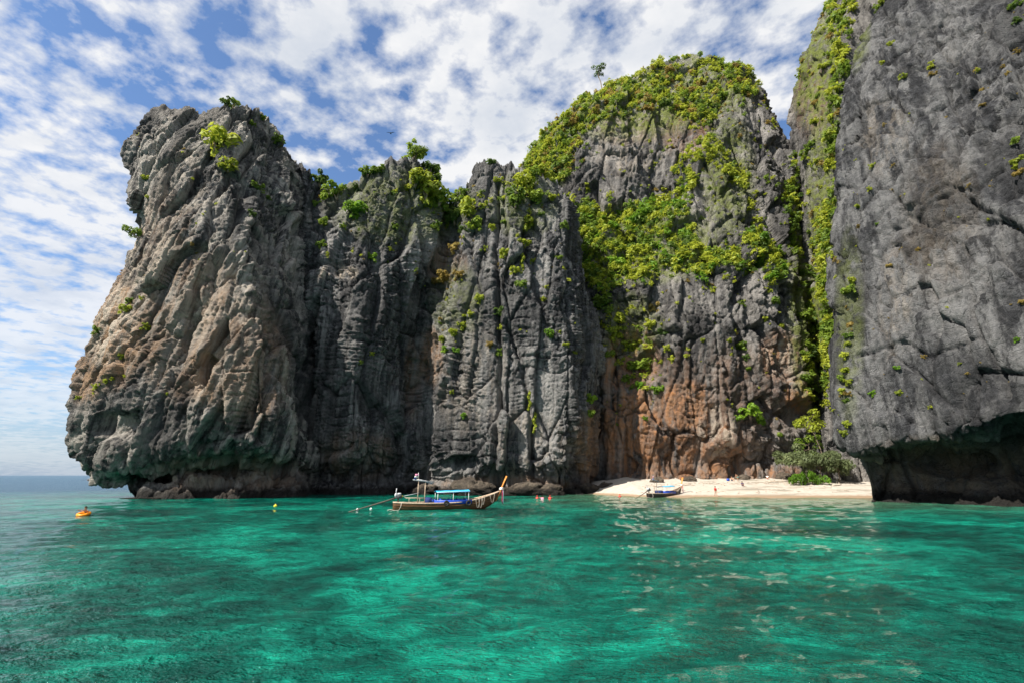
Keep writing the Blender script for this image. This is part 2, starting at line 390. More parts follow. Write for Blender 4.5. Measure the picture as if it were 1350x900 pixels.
mid = cliff('ridge_cliff', mid_rows, (-6, 14), (-2, 25), [(7, -1), (18, -14), (26, -65)], -5, 0.2, M_mid,
    dict(tilt=0.05, col=0.7, flute=0.35, big=1.4, dip=0.03, prism=(5.0, 5.0, 20), pri=2.0, joint=1.2, block=(2.0, 2.0, 1.5), blk=0.55, crack=0.6, bed=1.9, ledge=0.55, groove=0.9, mid=0.30, fine=0.30, crest=3.0),
    feats=[crack_px([(655, 240), (652, 330), (658, 430), (656, 520), (655, 600), (648, 645)], 3.5, 2.2), crack_px([(668, 425), (690, 480), (700, 560), (703, 625)], 3, 1.6),
           crack_px([(590, 270), (592, 320), (568, 400), (550, 470), (546, 560)], 7, 2.0), pocket_px(610, 610, 26, 12, 2.5), pocket_px(765, 615, 14, 40, 3.0), crack_px([(400, 355), (430, 350), (470, 345)], 4, 1.0)],
    stains=[(568, 470, 18, 45, 0.8), (545, 500, 14, 60, 0.5), (780, 590, 25, 60, 0.7), (660, 640, 110, 16, 0.6), (470, 600, 60, 40, 0.35), (590, 350, 30, 30, 0.4)],
    pales=[(445, 360, 32, 12, 1.0), (700, 590, 60, 60, 0.35), (620, 500, 60, 80, 0.25)], moss=[(600, 400, 40, 60, 0.35), (530, 270, 110, 60, 0.5), (690, 270, 50, 50, 0.5)])
tag(mid, 'grey fissured limestone ridge of two buttresses behind the moored longtail boat', 'cliff', kind='structure')

peak_rows = [
 [(Z,745,125,.5),(Z,775,121,.5),(Z,805,116,.5),(Z,855,112,1.5),(Z,910,112.5,2),(Z,960,114,2.5),(Z,1010,115,2.7),(Z,1050,116,2.8),(Z,1080,118,2.8)],
 [(Z,745,126,5),(Z,775,122.5,5),(Z,805,117.5,5),(Z,855,113.5,5),(Z,910,114.5,6),(Z,960,117,6),(Z,1010,118,6),(Z,1050,118,6),(Z,1080,120,6)],
 [(740,560,127),(772,560,123),(805,560,117),(850,560,113),(910,575,111.5),(960,580,112),(1010,580,113),(1048,575,115),(1080,570,121)],
 [(738,480,130),(768,480,125),(805,480,119),(848,480,118),(905,480,113),(960,480,112.5),(1010,480,114),(1048,480,117),(1078,480,125)],
 [(735,420,132),(765,420,127),(803,420,121),(848,420,119),(910,410,114.5),(960,410,114),(1010,410,116),(1048,410,119),(1076,410,129)],
 [(730,370,134),(762,370,129),(800,375,123),(848,375,118),(905,360,117),(960,350,116),(1010,355,118),(1050,360,121),(1074,360,131)],
 [(725,320,136),(758,320,134),(797,320,130),(845,320,126),(900,315,124),(950,310,120),(1005,310,121),(1048,310,124),(1068,310,133)],
 [(715,270,140),(750,270,137),(795,268,136),(845,265,134),(900,255,131),(945,250,125),(1000,250,126),(1045,255,128),(1058,260,135)],
 [(705,235,145),(740,205,140),(790,200,138),(845,195,138),(900,190,136),(945,190,131),(995,190,131),(1036,200,132),(1041,215,140)],
 [(697,222,149),(735,170,146),(785,148,141),(845,145,141),(900,140,141),(945,140,137),(985,140,137),(1016,155,137),(1022,165,145)],
 [(690,218,153),(722,169,153),(770,131,153),(820,101,153),(875,80,152),(940,73,150),(982,87,147),(1002,115,146),(1010,130,150)]]
peak = cliff('domed_peak', peak_rows, (-6, 20), (3, 25), [(14, -4), (30, -30), (40, -110)], -3, 0.28, M_peak,
    dict(tilt=0.12, col=1.1, flute=0.5, big=2.6, dip=0.25, prism=(6.0, 6.0, 17), pri=2.6, joint=1.3, block=(2.4, 2.4, 2.2), blk=0.9, crack=0.7, mid=0.42, fine=0.38, bed=3.2, ledge=0.5, groove=0.8, crest=1.5),
    feats=[crack_px([(975, 430), (985, 480), (1010, 520), (1050, 560)], 6, 2.5), crack_px([(1000, 340), (965, 400), (985, 460)], 5, 1.8), pocket_px(862, 475, 22, 26, 2.5), pocket_px(1048, 545, 16, 22, 3.5),
           crack_px([(1000, 430), (1030, 480), (1045, 500)], 5, 2.0), crack_px([(905, 215), (930, 260), (925, 330)], 6, 2.0), pocket_px(830, 475, 30, 50, 2.0)],
    stains=[(835, 570, 50, 80, 1.0), (830, 480, 45, 60, 0.85), (905, 535, 45, 42, 1.0), (885, 600, 40, 40, 0.8), (945, 590, 60, 45, 0.7), (940, 540, 130, 100, 0.28), (1030, 470, 36, 40, 0.7), (1052, 520, 22, 30, 0.95), (905, 175, 40, 40, 0.35), (830, 170, 50, 25, 0.25), (950, 622, 130, 14, 0.85), (870, 620, 40, 30, 0.6)],
    pales=[(945, 570, 30, 40, 0.7), (1035, 470, 35, 30, 0.7), (830, 190, 60, 50, 0.35)],
    moss=[(820, 130, 140, 60, 0.9), (950, 100, 60, 60, 0.8), (850, 320, 110, 60, 0.9), (960, 230, 40, 90, 0.7), (720, 200, 40, 60, 0.9), (830, 430, 50, 50, 0.5), (1065, 400, 30, 160, 0.8)])
tag(peak, 'high domed limestone peak with scrub-covered crown rising behind the beach', 'peak', kind='structure')

spur_rows = [
 [(Z,1085,118,0),(Z,1100,112,0),(Z,1130,108,0),(Z,1190,105,0)],
 [(1092,480,119),(1098,480,113),(1125,480,108),(1190,480,105)],
 [(1083,380,119),(1090,380,114),(1120,380,109),(1190,380,106)],
 [(1072,290,120),(1088,285,115),(1115,280,110),(1190,280,107)],
 [(1067,215,121),(1083,205,116),(1110,200,111),(1190,200,108)],
 [(1061,150,122),(1080,145,117),(1110,140,112),(1190,140,109)],
 [(1063,75,123),(1084,70,118),(1112,65,113),(1195,60,110)],
 [(1084,22,125),(1097,10,121),(1118,0,116),(1205,-10,113)],
 [(1108,-20,128),(1122,-40,124),(1152,-60,119),(1235,-80,116)]]
spur = cliff('rear_pinnacle', spur_rows, (6, 20), (10, 10), [(8, -2), (20, -20), (28, -110)], -3, 0.33, M_peak,
    dict(tilt=0.0, col=1.6, flute=0.6, big=1.2, dip=-0.3, crest=1.5, ledge=0.5, pri=1.2),
    stains=[(1070, 130, 30, 60, 0.35)], moss=[(1075, 90, 40, 90, 0.9), (1090, 250, 30, 140, 0.8), (1080, 420, 30, 90, 0.9)])
tag(spur, 'narrow lichen-streaked pinnacle standing in the gap behind the slab cliff', 'pinnacle', kind='structure')

right_rows = [
 [(Z,1136,78,0),(Z,1160,75.5,0),(Z,1222,71.5,0),(Z,1282,67,0),(Z,1334,63.5,0),(Z,1386,60,0),(Z,1486,53.5,0),(Z,1690,44,0)],
 [(Z,1140,79,3),(Z,1172,78,3),(Z,1244,76,3),(Z,1298,71.5,3),(Z,1352,68,3),(Z,1404,64.5,3),(Z,1502,57,3),(Z,1704,47,3)],
 [(Z,1128,78.5,6.5),(Z,1168,77.5,7),(Z,1220,76,7.5),(Z,1270,72,7.5),(Z,1324,68,7.8),(Z,1376,64,8),(Z,1472,57,8.5),(Z,1672,46,9)],
 [(1098,582,78),(1130,598,72),(1180,587,68),(1240,574,63),(1300,561,58.5),(1360,546,54.5),(1460,525,48.5),(1650,490,40)],
 [(1088,515,78),(1125,510,72),(1180,500,67.5),(1240,490,62.5),(1300,480,58),(1360,470,54),(1460,450,48),(1650,410,40)],
 [(1091,420,78.5),(1125,415,73),(1180,405,68),(1240,395,63),(1300,385,58.5),(1360,375,54.5),(1460,355,48.5),(1650,310,40)],
 [(1090,330,79),(1125,322,74),(1180,312,69),(1240,302,64),(1300,292,59.5),(1360,282,55.5),(1460,262,49.5),(1650,220,41)],
 [(1099,230,81),(1130,220,76),(1180,210,71),(1240,200,66),(1300,190,61),(1360,180,57),(1460,160,51),(1650,120,42)],
 [(1104,130,83),(1135,120,78.5),(1183,110,73.5),(1240,100,68.5),(1300,90,63.5),(1360,80,59),(1460,60,53),(1650,20,44)],
 [(1121,60,85.5),(1145,45,81),(1190,30,76),(1245,20,71),(1302,10,66),(1360,0,61.5),(1460,-20,55),(1650,-60,46)],
 [(1165,0,89),(1180,-30,84.5),(1210,-50,79.5),(1255,-70,74.5),(1310,-90,69),(1365,-110,64.5),(1470,-130,58),(1660,-180,48)],
 [(1200,-50,93),(1215,-100,89),(1240,-140,84),(1280,-180,79),(1330,-210,74),(1390,-240,69),(1490,-260,62),(1680,-320,51)]]
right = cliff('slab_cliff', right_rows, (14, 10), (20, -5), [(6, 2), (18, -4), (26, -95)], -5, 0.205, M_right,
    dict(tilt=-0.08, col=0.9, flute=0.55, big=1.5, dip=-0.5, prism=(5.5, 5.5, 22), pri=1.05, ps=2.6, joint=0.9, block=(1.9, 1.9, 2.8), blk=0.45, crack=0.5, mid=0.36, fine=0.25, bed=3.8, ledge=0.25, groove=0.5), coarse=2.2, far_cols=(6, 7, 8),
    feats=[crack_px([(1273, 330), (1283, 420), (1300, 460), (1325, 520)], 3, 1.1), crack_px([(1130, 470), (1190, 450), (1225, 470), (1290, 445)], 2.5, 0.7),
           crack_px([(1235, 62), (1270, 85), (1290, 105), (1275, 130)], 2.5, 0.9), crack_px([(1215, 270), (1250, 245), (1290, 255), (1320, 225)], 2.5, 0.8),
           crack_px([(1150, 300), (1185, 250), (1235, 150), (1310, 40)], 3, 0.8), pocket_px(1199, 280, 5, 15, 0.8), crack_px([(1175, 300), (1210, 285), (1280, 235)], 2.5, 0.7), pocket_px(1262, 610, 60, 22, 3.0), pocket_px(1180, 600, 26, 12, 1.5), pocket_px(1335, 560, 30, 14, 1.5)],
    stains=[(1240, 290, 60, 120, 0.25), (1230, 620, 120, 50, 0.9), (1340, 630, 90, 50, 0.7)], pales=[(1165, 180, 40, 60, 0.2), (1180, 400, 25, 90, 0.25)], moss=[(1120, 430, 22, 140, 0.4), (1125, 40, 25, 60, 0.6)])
tag(right, 'sheer grey slab cliff leaning over a dark wave-cut cavern', 'cliff', kind='structure')

# ------------------------------------------------------------------ sea
def graded(lo, hi, near, fine, growth):
    out = [near]; s = fine
    while out[-1] < hi: out.append(out[-1]+s); s *= growth
    out2 = [near]; s = fine
    while out2[-1] > lo: out2.append(out2[-1]-s); s *= growth
    return np.array(out2[1:][::-1]+out)
xs = graded(-15000, 500, 0, 0.15, 1.021); ys = graded(-120, 16000, 5, 0.13, 1.020)
X, Yg = np.meshgrid(xs, ys)
pp = np.stack([X, Yg, 0*X], -1).reshape(-1, 3)
dist = np.hypot(pp[:, 0], pp[:, 1]); att = np.clip(1-(dist-40)/90, 0.0, 1)
near = dist < 260
h = np.zeros(len(pp))
q = pp[near].copy(); c_, s_ = math.cos(0.35), math.sin(0.35)
qr = np.stack([q[:, 0]*c_+q[:, 1]*s_, -q[:, 0]*s_+q[:, 1]*c_, q[:, 2]], 1)
hh = 0.17*perlin(qr/np.array([5.5, 3.2, 1]))+0.095*perlin(qr/np.array([2.0, 1.15, 1])+4)+0.05*perlin(qr/np.array([.85, .55, 1])+8)
hh += 0.03*(0.5-np.abs(perlin(qr/np.array([1.3, .7, 1])+13)))
h[near] = hh*(0.5+0.5*att[near])
pp[:, 2] = h-0.02
mw = Mat('sea_water')
P = mw.pos()
xyz = mw.node('ShaderNodeSeparateXYZ'); mw.L.new(P, xyz.inputs[0])
bed = mw.noise(mw.pos(scale=(1, 1, 0)), 0.10, 6, 0.6, 0.8)
det = mw.noise(mw.pos(scale=(0.75, 1.2, 0)), 0.95, 6, 0.62, 1.0)
both = mw.math('ADD', mw.math('MULTIPLY', bed, 0.60), mw.math('MULTIPLY', det, 0.40))
colr = mw.ramp(both, [(0.37, (0.000, 0.025, 0.020)), (0.445, (0.000, 0.056, 0.040)), (0.51, (0.000, 0.106, 0.074)), (0.60, (0.003, 0.25, 0.165))])
# shallows over the sand in front of the beach, blue water outside the bay
shal = mw.node('ShaderNodeMapRange'); shal.interpolation_type = 'SMOOTHSTEP'
mw.L.new(xyz.outputs[1], shal.inputs[0]); shal.inputs[1].default_value = 42; shal.inputs[2].default_value = 88
shx = mw.node('ShaderNodeMapRange'); shx.interpolation_type = 'SMOOTHSTEP'
mw.L.new(xyz.outputs[0], shx.inputs[0]); shx.inputs[1].default_value = -4; shx.inputs[2].default_value = 22
shf = mw.math('MULTIPLY', mw.math('MULTIPLY', shal.outputs[0], shx.outputs[0]), 0.8)
scol = mw.ramp(mw.noise(mw.pos(scale=(0.5, 1.3, 0)), 0.35, 6, 0.65, 0.6), [(0.36, (0.05, 0.065, 0.035)), (0.5, (0.09, 0.14, 0.075)), (0.66, (0.08, 0.24, 0.13))])
colr = mw.mix(shf, colr, scol)
outer = mw.node('ShaderNodeMapRange'); outer.interpolation_type = 'SMOOTHSTEP'
mw.L.new(mw.math('SUBTRACT', mw.math('MULTIPLY', xyz.outputs[1], 0.6), xyz.outputs[0]), outer.inputs[0]); outer.inputs[1].default_value = 110; outer.inputs[2].default_value = 200
colr = mw.mix(outer.outputs[0], colr, (0.022, 0.075, 0.125)); rgh = mw.math('ADD', 0.04, mw.math('MULTIPLY', outer.outputs[0], 0.28))
b1 = mw.noise(mw.pos(scale=(0.8, 1.25, 0), rot=(0, 0, R(-20))), 1.7, 5, 0.6, 0.5)
b2 = mw.noise(mw.pos(scale=(0.7, 1.3, 0), rot=(0, 0, R(15))), 6.0, 3, 0.6, 0.4)
b3 = mw.noise(mw.pos(scale=(0.75, 1.2, 0), rot=(0, 0, R(-8))), 15.0, 2, 0.55, 0.3)
nrm = mw.bump(b3, 0.9, 0.05, mw.bump(b2, 1.0, 0.20, mw.bump(b1, 1.0, 0.36)))
mw.b.inputs['IOR'].default_value = 1.33
M_sea = mw.done(colr, rgh, nrm, 0.5)
sea = mesh_np('sea', pp, grid_faces(*X.shape), M_sea, smooth=True); tag(sea, kind='structure')
print('sea', len(pp), round(time.time()-T0, 1))

# ------------------------------------------------------------------ beach
bx = np.linspace(8, 85, 260); by = np.linspace(84, 128, 200)
BX, BY = np.meshgrid(bx, by)
def shore(x): return 91.5-0.055*np.maximum(x-25, 0)-0.0*x+np.where(x < 24, (24-x)*1.7, 0)
def beach_z(x, y):
    x = np.asarray(x, float); y = np.asarray(y, float); s = y-shore(x)
    z = np.where(s < 0, s*0.10, np.where(s < 3.5, s*0.10, 0.35+(s-3.5)*0.125))
    return np.minimum(z, 3.1+0.02*(y-112))
bp = np.stack([BX, BY, beach_z(BX, BY)], -1).reshape(-1, 3)
bp[:, 2] += 0.10*fbm(bp/np.array([5, 3, 1]), 3)+0.05*fbm(bp/0.9, 2)
ms = Mat('coral_sand')
P = ms.pos(); n = ms.noise(P, 1.3, 6, 0.65); n2 = ms.noise(ms.pos(scale=(0.25, 0.9, 0.6)), 0.55, 6, 0.65, 0.4)
c = ms.mix(ms.ramp(n, [(0.3, 0), (0.7, 1)]), (0.36, 0.315, 0.26), (0.50, 0.46, 0.40))
sz = ms.node('ShaderNodeSeparateXYZ'); ms.L.new(P, sz.inputs[0])
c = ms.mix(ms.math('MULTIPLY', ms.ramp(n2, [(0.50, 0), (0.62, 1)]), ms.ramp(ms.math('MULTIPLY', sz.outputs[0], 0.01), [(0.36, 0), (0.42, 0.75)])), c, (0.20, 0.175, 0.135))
c = ms.mix(ms.ramp(ms.math('ADD', sz.outputs[2], ms.math('MULTIPLY', n, 0.25)), [(0.30, 1), (0.46, 0)]), c, (0.28, 0.20, 0.13))
M_sand = ms.done(c, 0.9, ms.bump(ms.noise(P, 3.5, 5, 0.7), 0.8, 0.12), 0.2)
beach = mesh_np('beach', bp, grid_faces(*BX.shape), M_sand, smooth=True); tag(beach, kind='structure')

# ------------------------------------------------------------------ mesh builder
class MB:
    def __init__(s): s.V = []; s.F = []
    def add(s, V, F):
        o = len(s.V); s.V += [tuple(v) for v in V]; s.F += [tuple(i+o for i in f) for f in F]; return s
    def box(s, c, d, rz=0, bev=0.0):
        x, y, z = (k/2 for k in d); V = []
        b = min(bev, x*.9, y*.9, z*.9)
        if b <= 0:
            V = [(i*x, j*y, k*z) for k in (-1, 1) for j in (-1, 1) for i in (-1, 1)]
            F = [(0, 2, 3, 1), (4, 5, 7, 6), (0, 1, 5, 4), (2, 6, 7, 3), (0, 4, 6, 2), (1, 3, 7, 5)]
        else:
            for (zz, e) in ((-z, b), (-z+b, 0), (z-b, 0), (z, b)):
                for (i, j) in ((-1, -1), (1, -1), (1, 1), (-1, 1)):
                    V.append((i*(x-e), j*(y-e), zz))
            F = [(3, 2, 1, 0), (12, 13, 14, 15)]
            for r in range(3):
                for k in range(4): F.append((r*4+k, r*4+(k+1) % 4, r*4+4+(k+1) % 4, r*4+4+k))
        cs, sn = math.cos(rz), math.sin(rz)
        return s.add([(c[0]+v[0]*cs-v[1]*sn, c[1]+v[0]*sn+v[1]*cs, c[2]+v[2]) for v in V], F)
    def tube(s, pts, rad, n=8, flat=1.0):
        pts = [Vector(p) for p in pts]; rad = rad if isinstance(rad, (list, tuple)) else [rad]*len(pts)
        V = []; F = []; up = Vector((0, 0, 1)); prev = None
        for i, p in enumerate(pts):
            t = (pts[min(i+1, len(pts)-1)]-pts[max(i-1, 0)]).normalized()
            if prev is None:
                a = t.cross(up if abs(t.z) < 0.95 else Vector((1, 0, 0))).normalized()
            else: a = (prev-t*prev.dot(t)).normalized()
            prev = a; b = t.cross(a)
            for k in range(n):
                an = 2*math.pi*k/n; V.append(p+a*math.cos(an)*rad[i]+b*math.sin(an)*rad[i]*flat)
        for i in range(len(pts)-1):
            for k in range(n): F.append((i*n+k, i*n+(k+1) % n, (i+1)*n+(k+1) % n, (i+1)*n+k))
        F.append(tuple(range(n))[::-1]); F.append(tuple((len(pts)-1)*n+k for k in range(n)))
        return s.add(V, F)
    def ball(s, c, r, nu=10, nv=7):
        r = r if isinstance(r, (tuple, list)) else (r, r, r); V = [(c[0], c[1], c[2]-r[2])]; F = []
        for j in range(1, nv):
            th = math.pi*j/nv
            for i in range(nu):
                ph = 2*math.pi*i/nu; V.append((c[0]+r[0]*math.sin(th)*math.cos(ph), c[1]+r[1]*math.sin(th)*math.sin(ph), c[2]-r[2]*math.cos(th)))
        V.append((c[0], c[1], c[2]+r[2])); n = len(V)
        for i in range(nu): F.append((0, 1+(i+1) % nu, 1+i)); F.append((n-1, n-1-nu+i, n-1-nu+(i+1) % nu))
        for j in range(nv-2):
            for i in range(nu): a = 1+j*nu; F.append((a+i, a+(i+1) % nu, a+nu+(i+1) % nu, a+nu+i))
        return s.add(V, F)
    def torus(s, c, Rr, r, n=28, m=10, sy=1.0):
        V = []; F = []
        for i in range(n):
            a = 2*math.pi*i/n
            for j in range(m):
                b = 2*math.pi*j/m; q = Rr+r*math.cos(b); V.append((c[0]+q*math.cos(a), c[1]+q*math.sin(a)*sy, c[2]+r*math.sin(b)))
        for i in range(n):
            for j in range(m): F.append((i*m+j, ((i+1) % n)*m+j, ((i+1) % n)*m+(j+1) % m, i*m+(j+1) % m))
        return s.add(V, F)
    def mesh(s, name, mat, smooth=True):
        me = bpy.data.meshes.new(name); me.from_pydata(s.V, [], s.F); me.update()
        if smooth: me.polygons.foreach_set('use_smooth', [True]*len(me.polygons))
        if mat: me.materials.append(mat)
        return me
    def build(s, name, mat, parent=None, smooth=True):
        o = bpy.data.objects.new(name, s.mesh(name, mat, smooth)); C.objects.link(o)
        if parent: o.parent = parent
        return o
def empty(name, loc=(0, 0, 0), rot=(0, 0, 0), sc=1.0):
    o = bpy.data.objects.new(name, None); C.objects.link(o); o.location = loc; o.rotation_euler = rot; o.scale = (sc, sc, sc); o.empty_display_size = 0.3
    return o
def child(name, me, parent):
    o = bpy.data.objects.new(name, me); C.objects.link(o); o.parent = parent; return o

# ------------------------------------------------------------------ foliage
def leaf_mat(name, c0, c1, c2):
    m = Mat(name)
    oi = m.node('ShaderNodeObjectInfo'); lv = m.attr('leaf')
    f = m.math('ADD', m.math('MULTIPLY', lv, 0.55), m.math('MULTIPLY', oi.outputs['Random'], 0.45))
    col = m.ramp(f, [(0.15, c0), (0.5, c1), (0.9, c2)])
    m.done(col, 0.55, None, 0.3)
    tr = m.node('ShaderNodeBsdfTranslucent'); m.L.new(m.mix(0.5, col, c2), tr.inputs[0])
    ms_ = m.node('ShaderNodeMixShader'); ms_.inputs[0].default_value = 0.45
    m.L.new(m.b.outputs[0], ms_.inputs[1]); m.L.new(tr.outputs[0], ms_.inputs[2]); m.L.new(ms_.outputs[0], m.N['Material Output'].inputs[0])
    return m.m
LM = dict(
  y=leaf_mat('yellow_green_leaf', (0.15, 0.195, 0.02), (0.29, 0.35, 0.03), (0.44, 0.47, 0.05)),
  g=leaf_mat('mid_green_leaf', (0.06, 0.115, 0.018), (0.135, 0.22, 0.027), (0.27, 0.35, 0.04)),
  d=leaf_mat('deep_green_leaf', (0.036, 0.072, 0.016), (0.075, 0.135, 0.025), (0.15, 0.22, 0.036)),
  o=leaf_mat('ochre_leaf', (0.16, 0.12, 0.03), (0.29, 0.21, 0.05), (0.40, 0.31, 0.09)),
  b=leaf_mat('bright_green_leaf', (0.07, 0.155, 0.012), (0.14, 0.28, 0.02), (0.28, 0.42, 0.04)),
  s=leaf_mat('grey_green_leaf', (0.06, 0.08, 0.035), (0.13, 0.165, 0.07), (0.25, 0.28, 0.13)))
M_bark = plain('bark', (0.20, 0.155, 0.11), 0.9, 0.35, 5)
def leaf_cloud(lobes, n, size, seed, asp=0.5, droop=0.0, flip=-0.75):
    r = np.random.RandomState(seed); lobes = np.array(lobes, float)
    wgt = lobes[:, 3]**2; k = r.choice(len(lobes), n, p=wgt/wgt.sum())
    d = r.normal(size=(n, 3)); d /= np.linalg.norm(d, axis=1)[:, None]; d[:, 2] = np.where(d[:, 2] < flip, -d[:, 2], d[:, 2])
    rad = lobes[k, 3]*(0.5+0.55*np.sqrt(r.rand(n)))
    ctr = lobes[k, :3]+d*rad[:, None]*np.array([1, 1, 0.85])
    nr = d*1.0+r.normal(size=(n, 3))*0.42+np.array([0, 0, 0.5]); nr /= np.linalg.norm(nr, axis=1)[:, None]
    a = np.cross(nr, r.normal(size=(n, 3))); a /= np.linalg.norm(a, axis=1)[:, None]; b = np.cross(nr, a)
    sz = size*(0.6+0.8*r.rand(n))[:, None]
    a = a*sz; b = b*sz*asp; a[:, 2] -= droop*sz[:, 0]
    V = np.stack([ctr-a, ctr-b+nr*sz*0.12, ctr+a, ctr+b+nr*sz*0.12], 1).reshape(-1, 3)
    lf = np.clip(0.5*r.rand(n)+0.5*RT[3][(k*131+seed*17) % 65536], 0, 1)
    return V, np.arange(4*n).reshape(n, 4), np.repeat(lf, 4)
def bush_proto(seed, n=420, size=0.17, flat=0.8, nl=13, spread=0.78):
    r = random.Random(seed); lobes = [(0, 0, 0.15, 0.42)]
    for i in range(nl):
        a = r.uniform(0, 6.28); q = spread*math.sqrt(r.random()); lobes.append((q*math.cos(a), q*math.sin(a), r.uniform(-0.55, 0.8)*flat, r.uniform(0.14, 0.38)))
    return leaf_cloud(lobes, n, size, seed)
BUSH = [bush_proto(k, 460, 0.165, 0.85) for k in range(5)]
VINE = [leaf_cloud([(math.sin(i*1.7+k)*0.16, math.cos(i*2.3)*0.12, -i*0.32, 0.24-0.012*i) for i in range(7)], 300, 0.13, 40+k, droop=0.4) for k in range(2)]
def tuft_proto(seed, n=26):
    r = np.random.RandomState(seed); V = []; F = []
    for i in range(n):
        a = r.rand()*6.28; L_ = 0.6+0.6*r.rand(); o = np.array([math.cos(a), math.sin(a), 0]); t = np.array([-o[1], o[0], 0])*0.05
        b = o*0.08; m_ = o*0.35*L_+np.array([0, 0, 0.5*L_]); e = o*0.85*L_+np.array([0, 0, 0.25*L_])
        k = len(V); V += [b-t, b+t, m_+t, m_-t, e]; F += [(k, k+1, k+2, k+3), (k+3, k+2, k+4, k+4)]
    return np.array(V), F
_pm = {}
def proto_mesh(kind, k, mat):
    key = (kind, k, mat)
    if key not in _pm:
        V, F, lf = (BUSH if kind == 'bush' else VINE)[k]
        _pm[key] = mesh_np({'bush': 'shrub', 'vine': 'vine'}[kind], V, F, LM[mat], attrs={'leaf': lf}, link=False)
    return _pm[key]
def stem_mesh():
    m = MB()
    for a in (0, 2.1, 4.2): m.tube([(0, 0, -0.5), (0.1*math.cos(a), 0.1*math.sin(a), -0.1), (0.4*math.cos(a), 0.4*math.sin(a), 0.45)], [0.07, 0.05, 0.02], 6)
    return m.mesh('stem', M_bark)
STEM = stem_mesh()
def anchor(mass, px, py, tol=4.0):
    c = CL[mass]; pr = c['pr']
    m = np.hypot(pr[:, 0]-px, pr[:, 1]-py)
    for tt in (tol, 8, 16, 40):
        idx = np.nonzero(m < tt)[0]
        if len(idx): break
    else: idx = np.array([np.argmin(m)])
    dm = pr[idx, 2].min(); idx = idx[pr[idx, 2] < dm+2.0]; i = idx[np.argmin(m[idx])]
    return c['p'][i], c['n'][i], pr[i, 2]
rs = random.Random(11)
WORDS = dict(y='yellow-green', g='mid green', d='deep green', o='ochre', b='bright green', s='grey-green')
def shrub(mass, px, py, rpx, mat, label, group, kind='bush', stretch=None, parts=False, name='shrub'):
    p, n, dep = anchor(mass, px, py); r = rpx*dep/FPX
    pos = Vector(p)+Vector(n)*r*(0.22 if kind == 'bush' else 0.1)+Vector((0, 0, 0.02*r))
    k = rs.randrange(len(BUSH if kind == 'bush' else VINE)); sc = stretch or (1, 1, rs.uniform(0.85, 1.25))
    rot = (rs.uniform(-.25, .25), rs.uniform(-.25, .25), rs.uniform(0, 6.28)) if kind == 'bush' else (0, 0, rs.uniform(-.4, .4))
    me = proto_mesh(kind, k, mat)
    if parts:
        o = empty(name, pos, rot); o.scale = tuple(r*q for q in sc); child('crown', me, o); child('stem', STEM, o)
    else:
        o = bpy.data.objects.new(name, me); C.objects.link(o); o.location = pos; o.rotation_euler = rot; o.scale = tuple(r*q for q in sc)
    if label.startswith('@'):
        size = 'large' if rpx >= 15 else 'mid-sized' if rpx >= 9 else 'small' if rpx >= 6 else 'tiny'
        label = size+' '+WORDS[mat]+' '+label[1:]
    return tag(o, label, 'shrub', group)
TWL, TWG = '@shrub clinging to the face of the overhanging sea tower', 'shrubs clinging to the sea tower'
tag(shrub('tower_cliff', 283, 192, 26, 'y', '', '', parts=True), 'largest yellow-green bush on a ledge high on the sea tower', 'shrub')
tag(shrub('tower_cliff', 298, 221, 15, 'y', '', '', parts=True), 'round yellow bush just below the largest bush on the sea tower', 'shrub')
tag(shrub('tower_cliff', 301, 138, 10, 'd', '', '', parts=True), 'dark shrub growing on the jagged crest of the sea tower', 'shrub')
for a in [(340,250,9,'g'),(366,187,9,'g'),(330,284,7,'d'),(192,433,7,'y'),(160,468,5,'y'),(168,412,9,'y'),(173,398,6,'g'),(130,438,8,'g'),(190,238,6,'y'),(128,510,6,'y'),(140,503,4,'y'),(104,524,4,'y'),(195,262,4,'y'),(333,166,5,'g'),(255,322,4,'o'),(345,155,5,'g'),(352,262,5,'g'),(100,515,4,'g'),(150,500,4,'y'),(188,395,4,'y'),(220,520,3,'y')]:
    shrub('tower_cliff', *a, TWL, TWG)
MDL, MDG = '@bush on the crest or ledges of the fissured ridge', 'bushes along the crest of the fissured ridge'
for a in [(424,238,14,'d'),(440,260,20,'g'),(465,278,17,'b'),(545,206,17,'g'),(568,224,15,'d'),(485,230,13,'g'),(545,242,20,'y'),(560,256,23,'y'),(580,268,19,'g'),(600,288,16,'d'),(535,252,13,'y'),(625,286,20,'y'),(632,302,16,'g'),(690,248,20,'y'),(702,236,15,'g'),(680,270,17,'g'),(694,302,16,'y'),(690,322,11,'y'),(610,268,14,'g'),(592,276,14,'d'),(716,228,12,'y'),(575,240,12,'g'),(640,275,10,'y'),(708,262,13,'g')]:
    shrub('ridge_cliff', *a, MDL, MDG, parts=True)
MSL, MSG = '@shrub rooted in a crack of the fissured ridge', 'small shrubs in cracks of the fissured ridge'
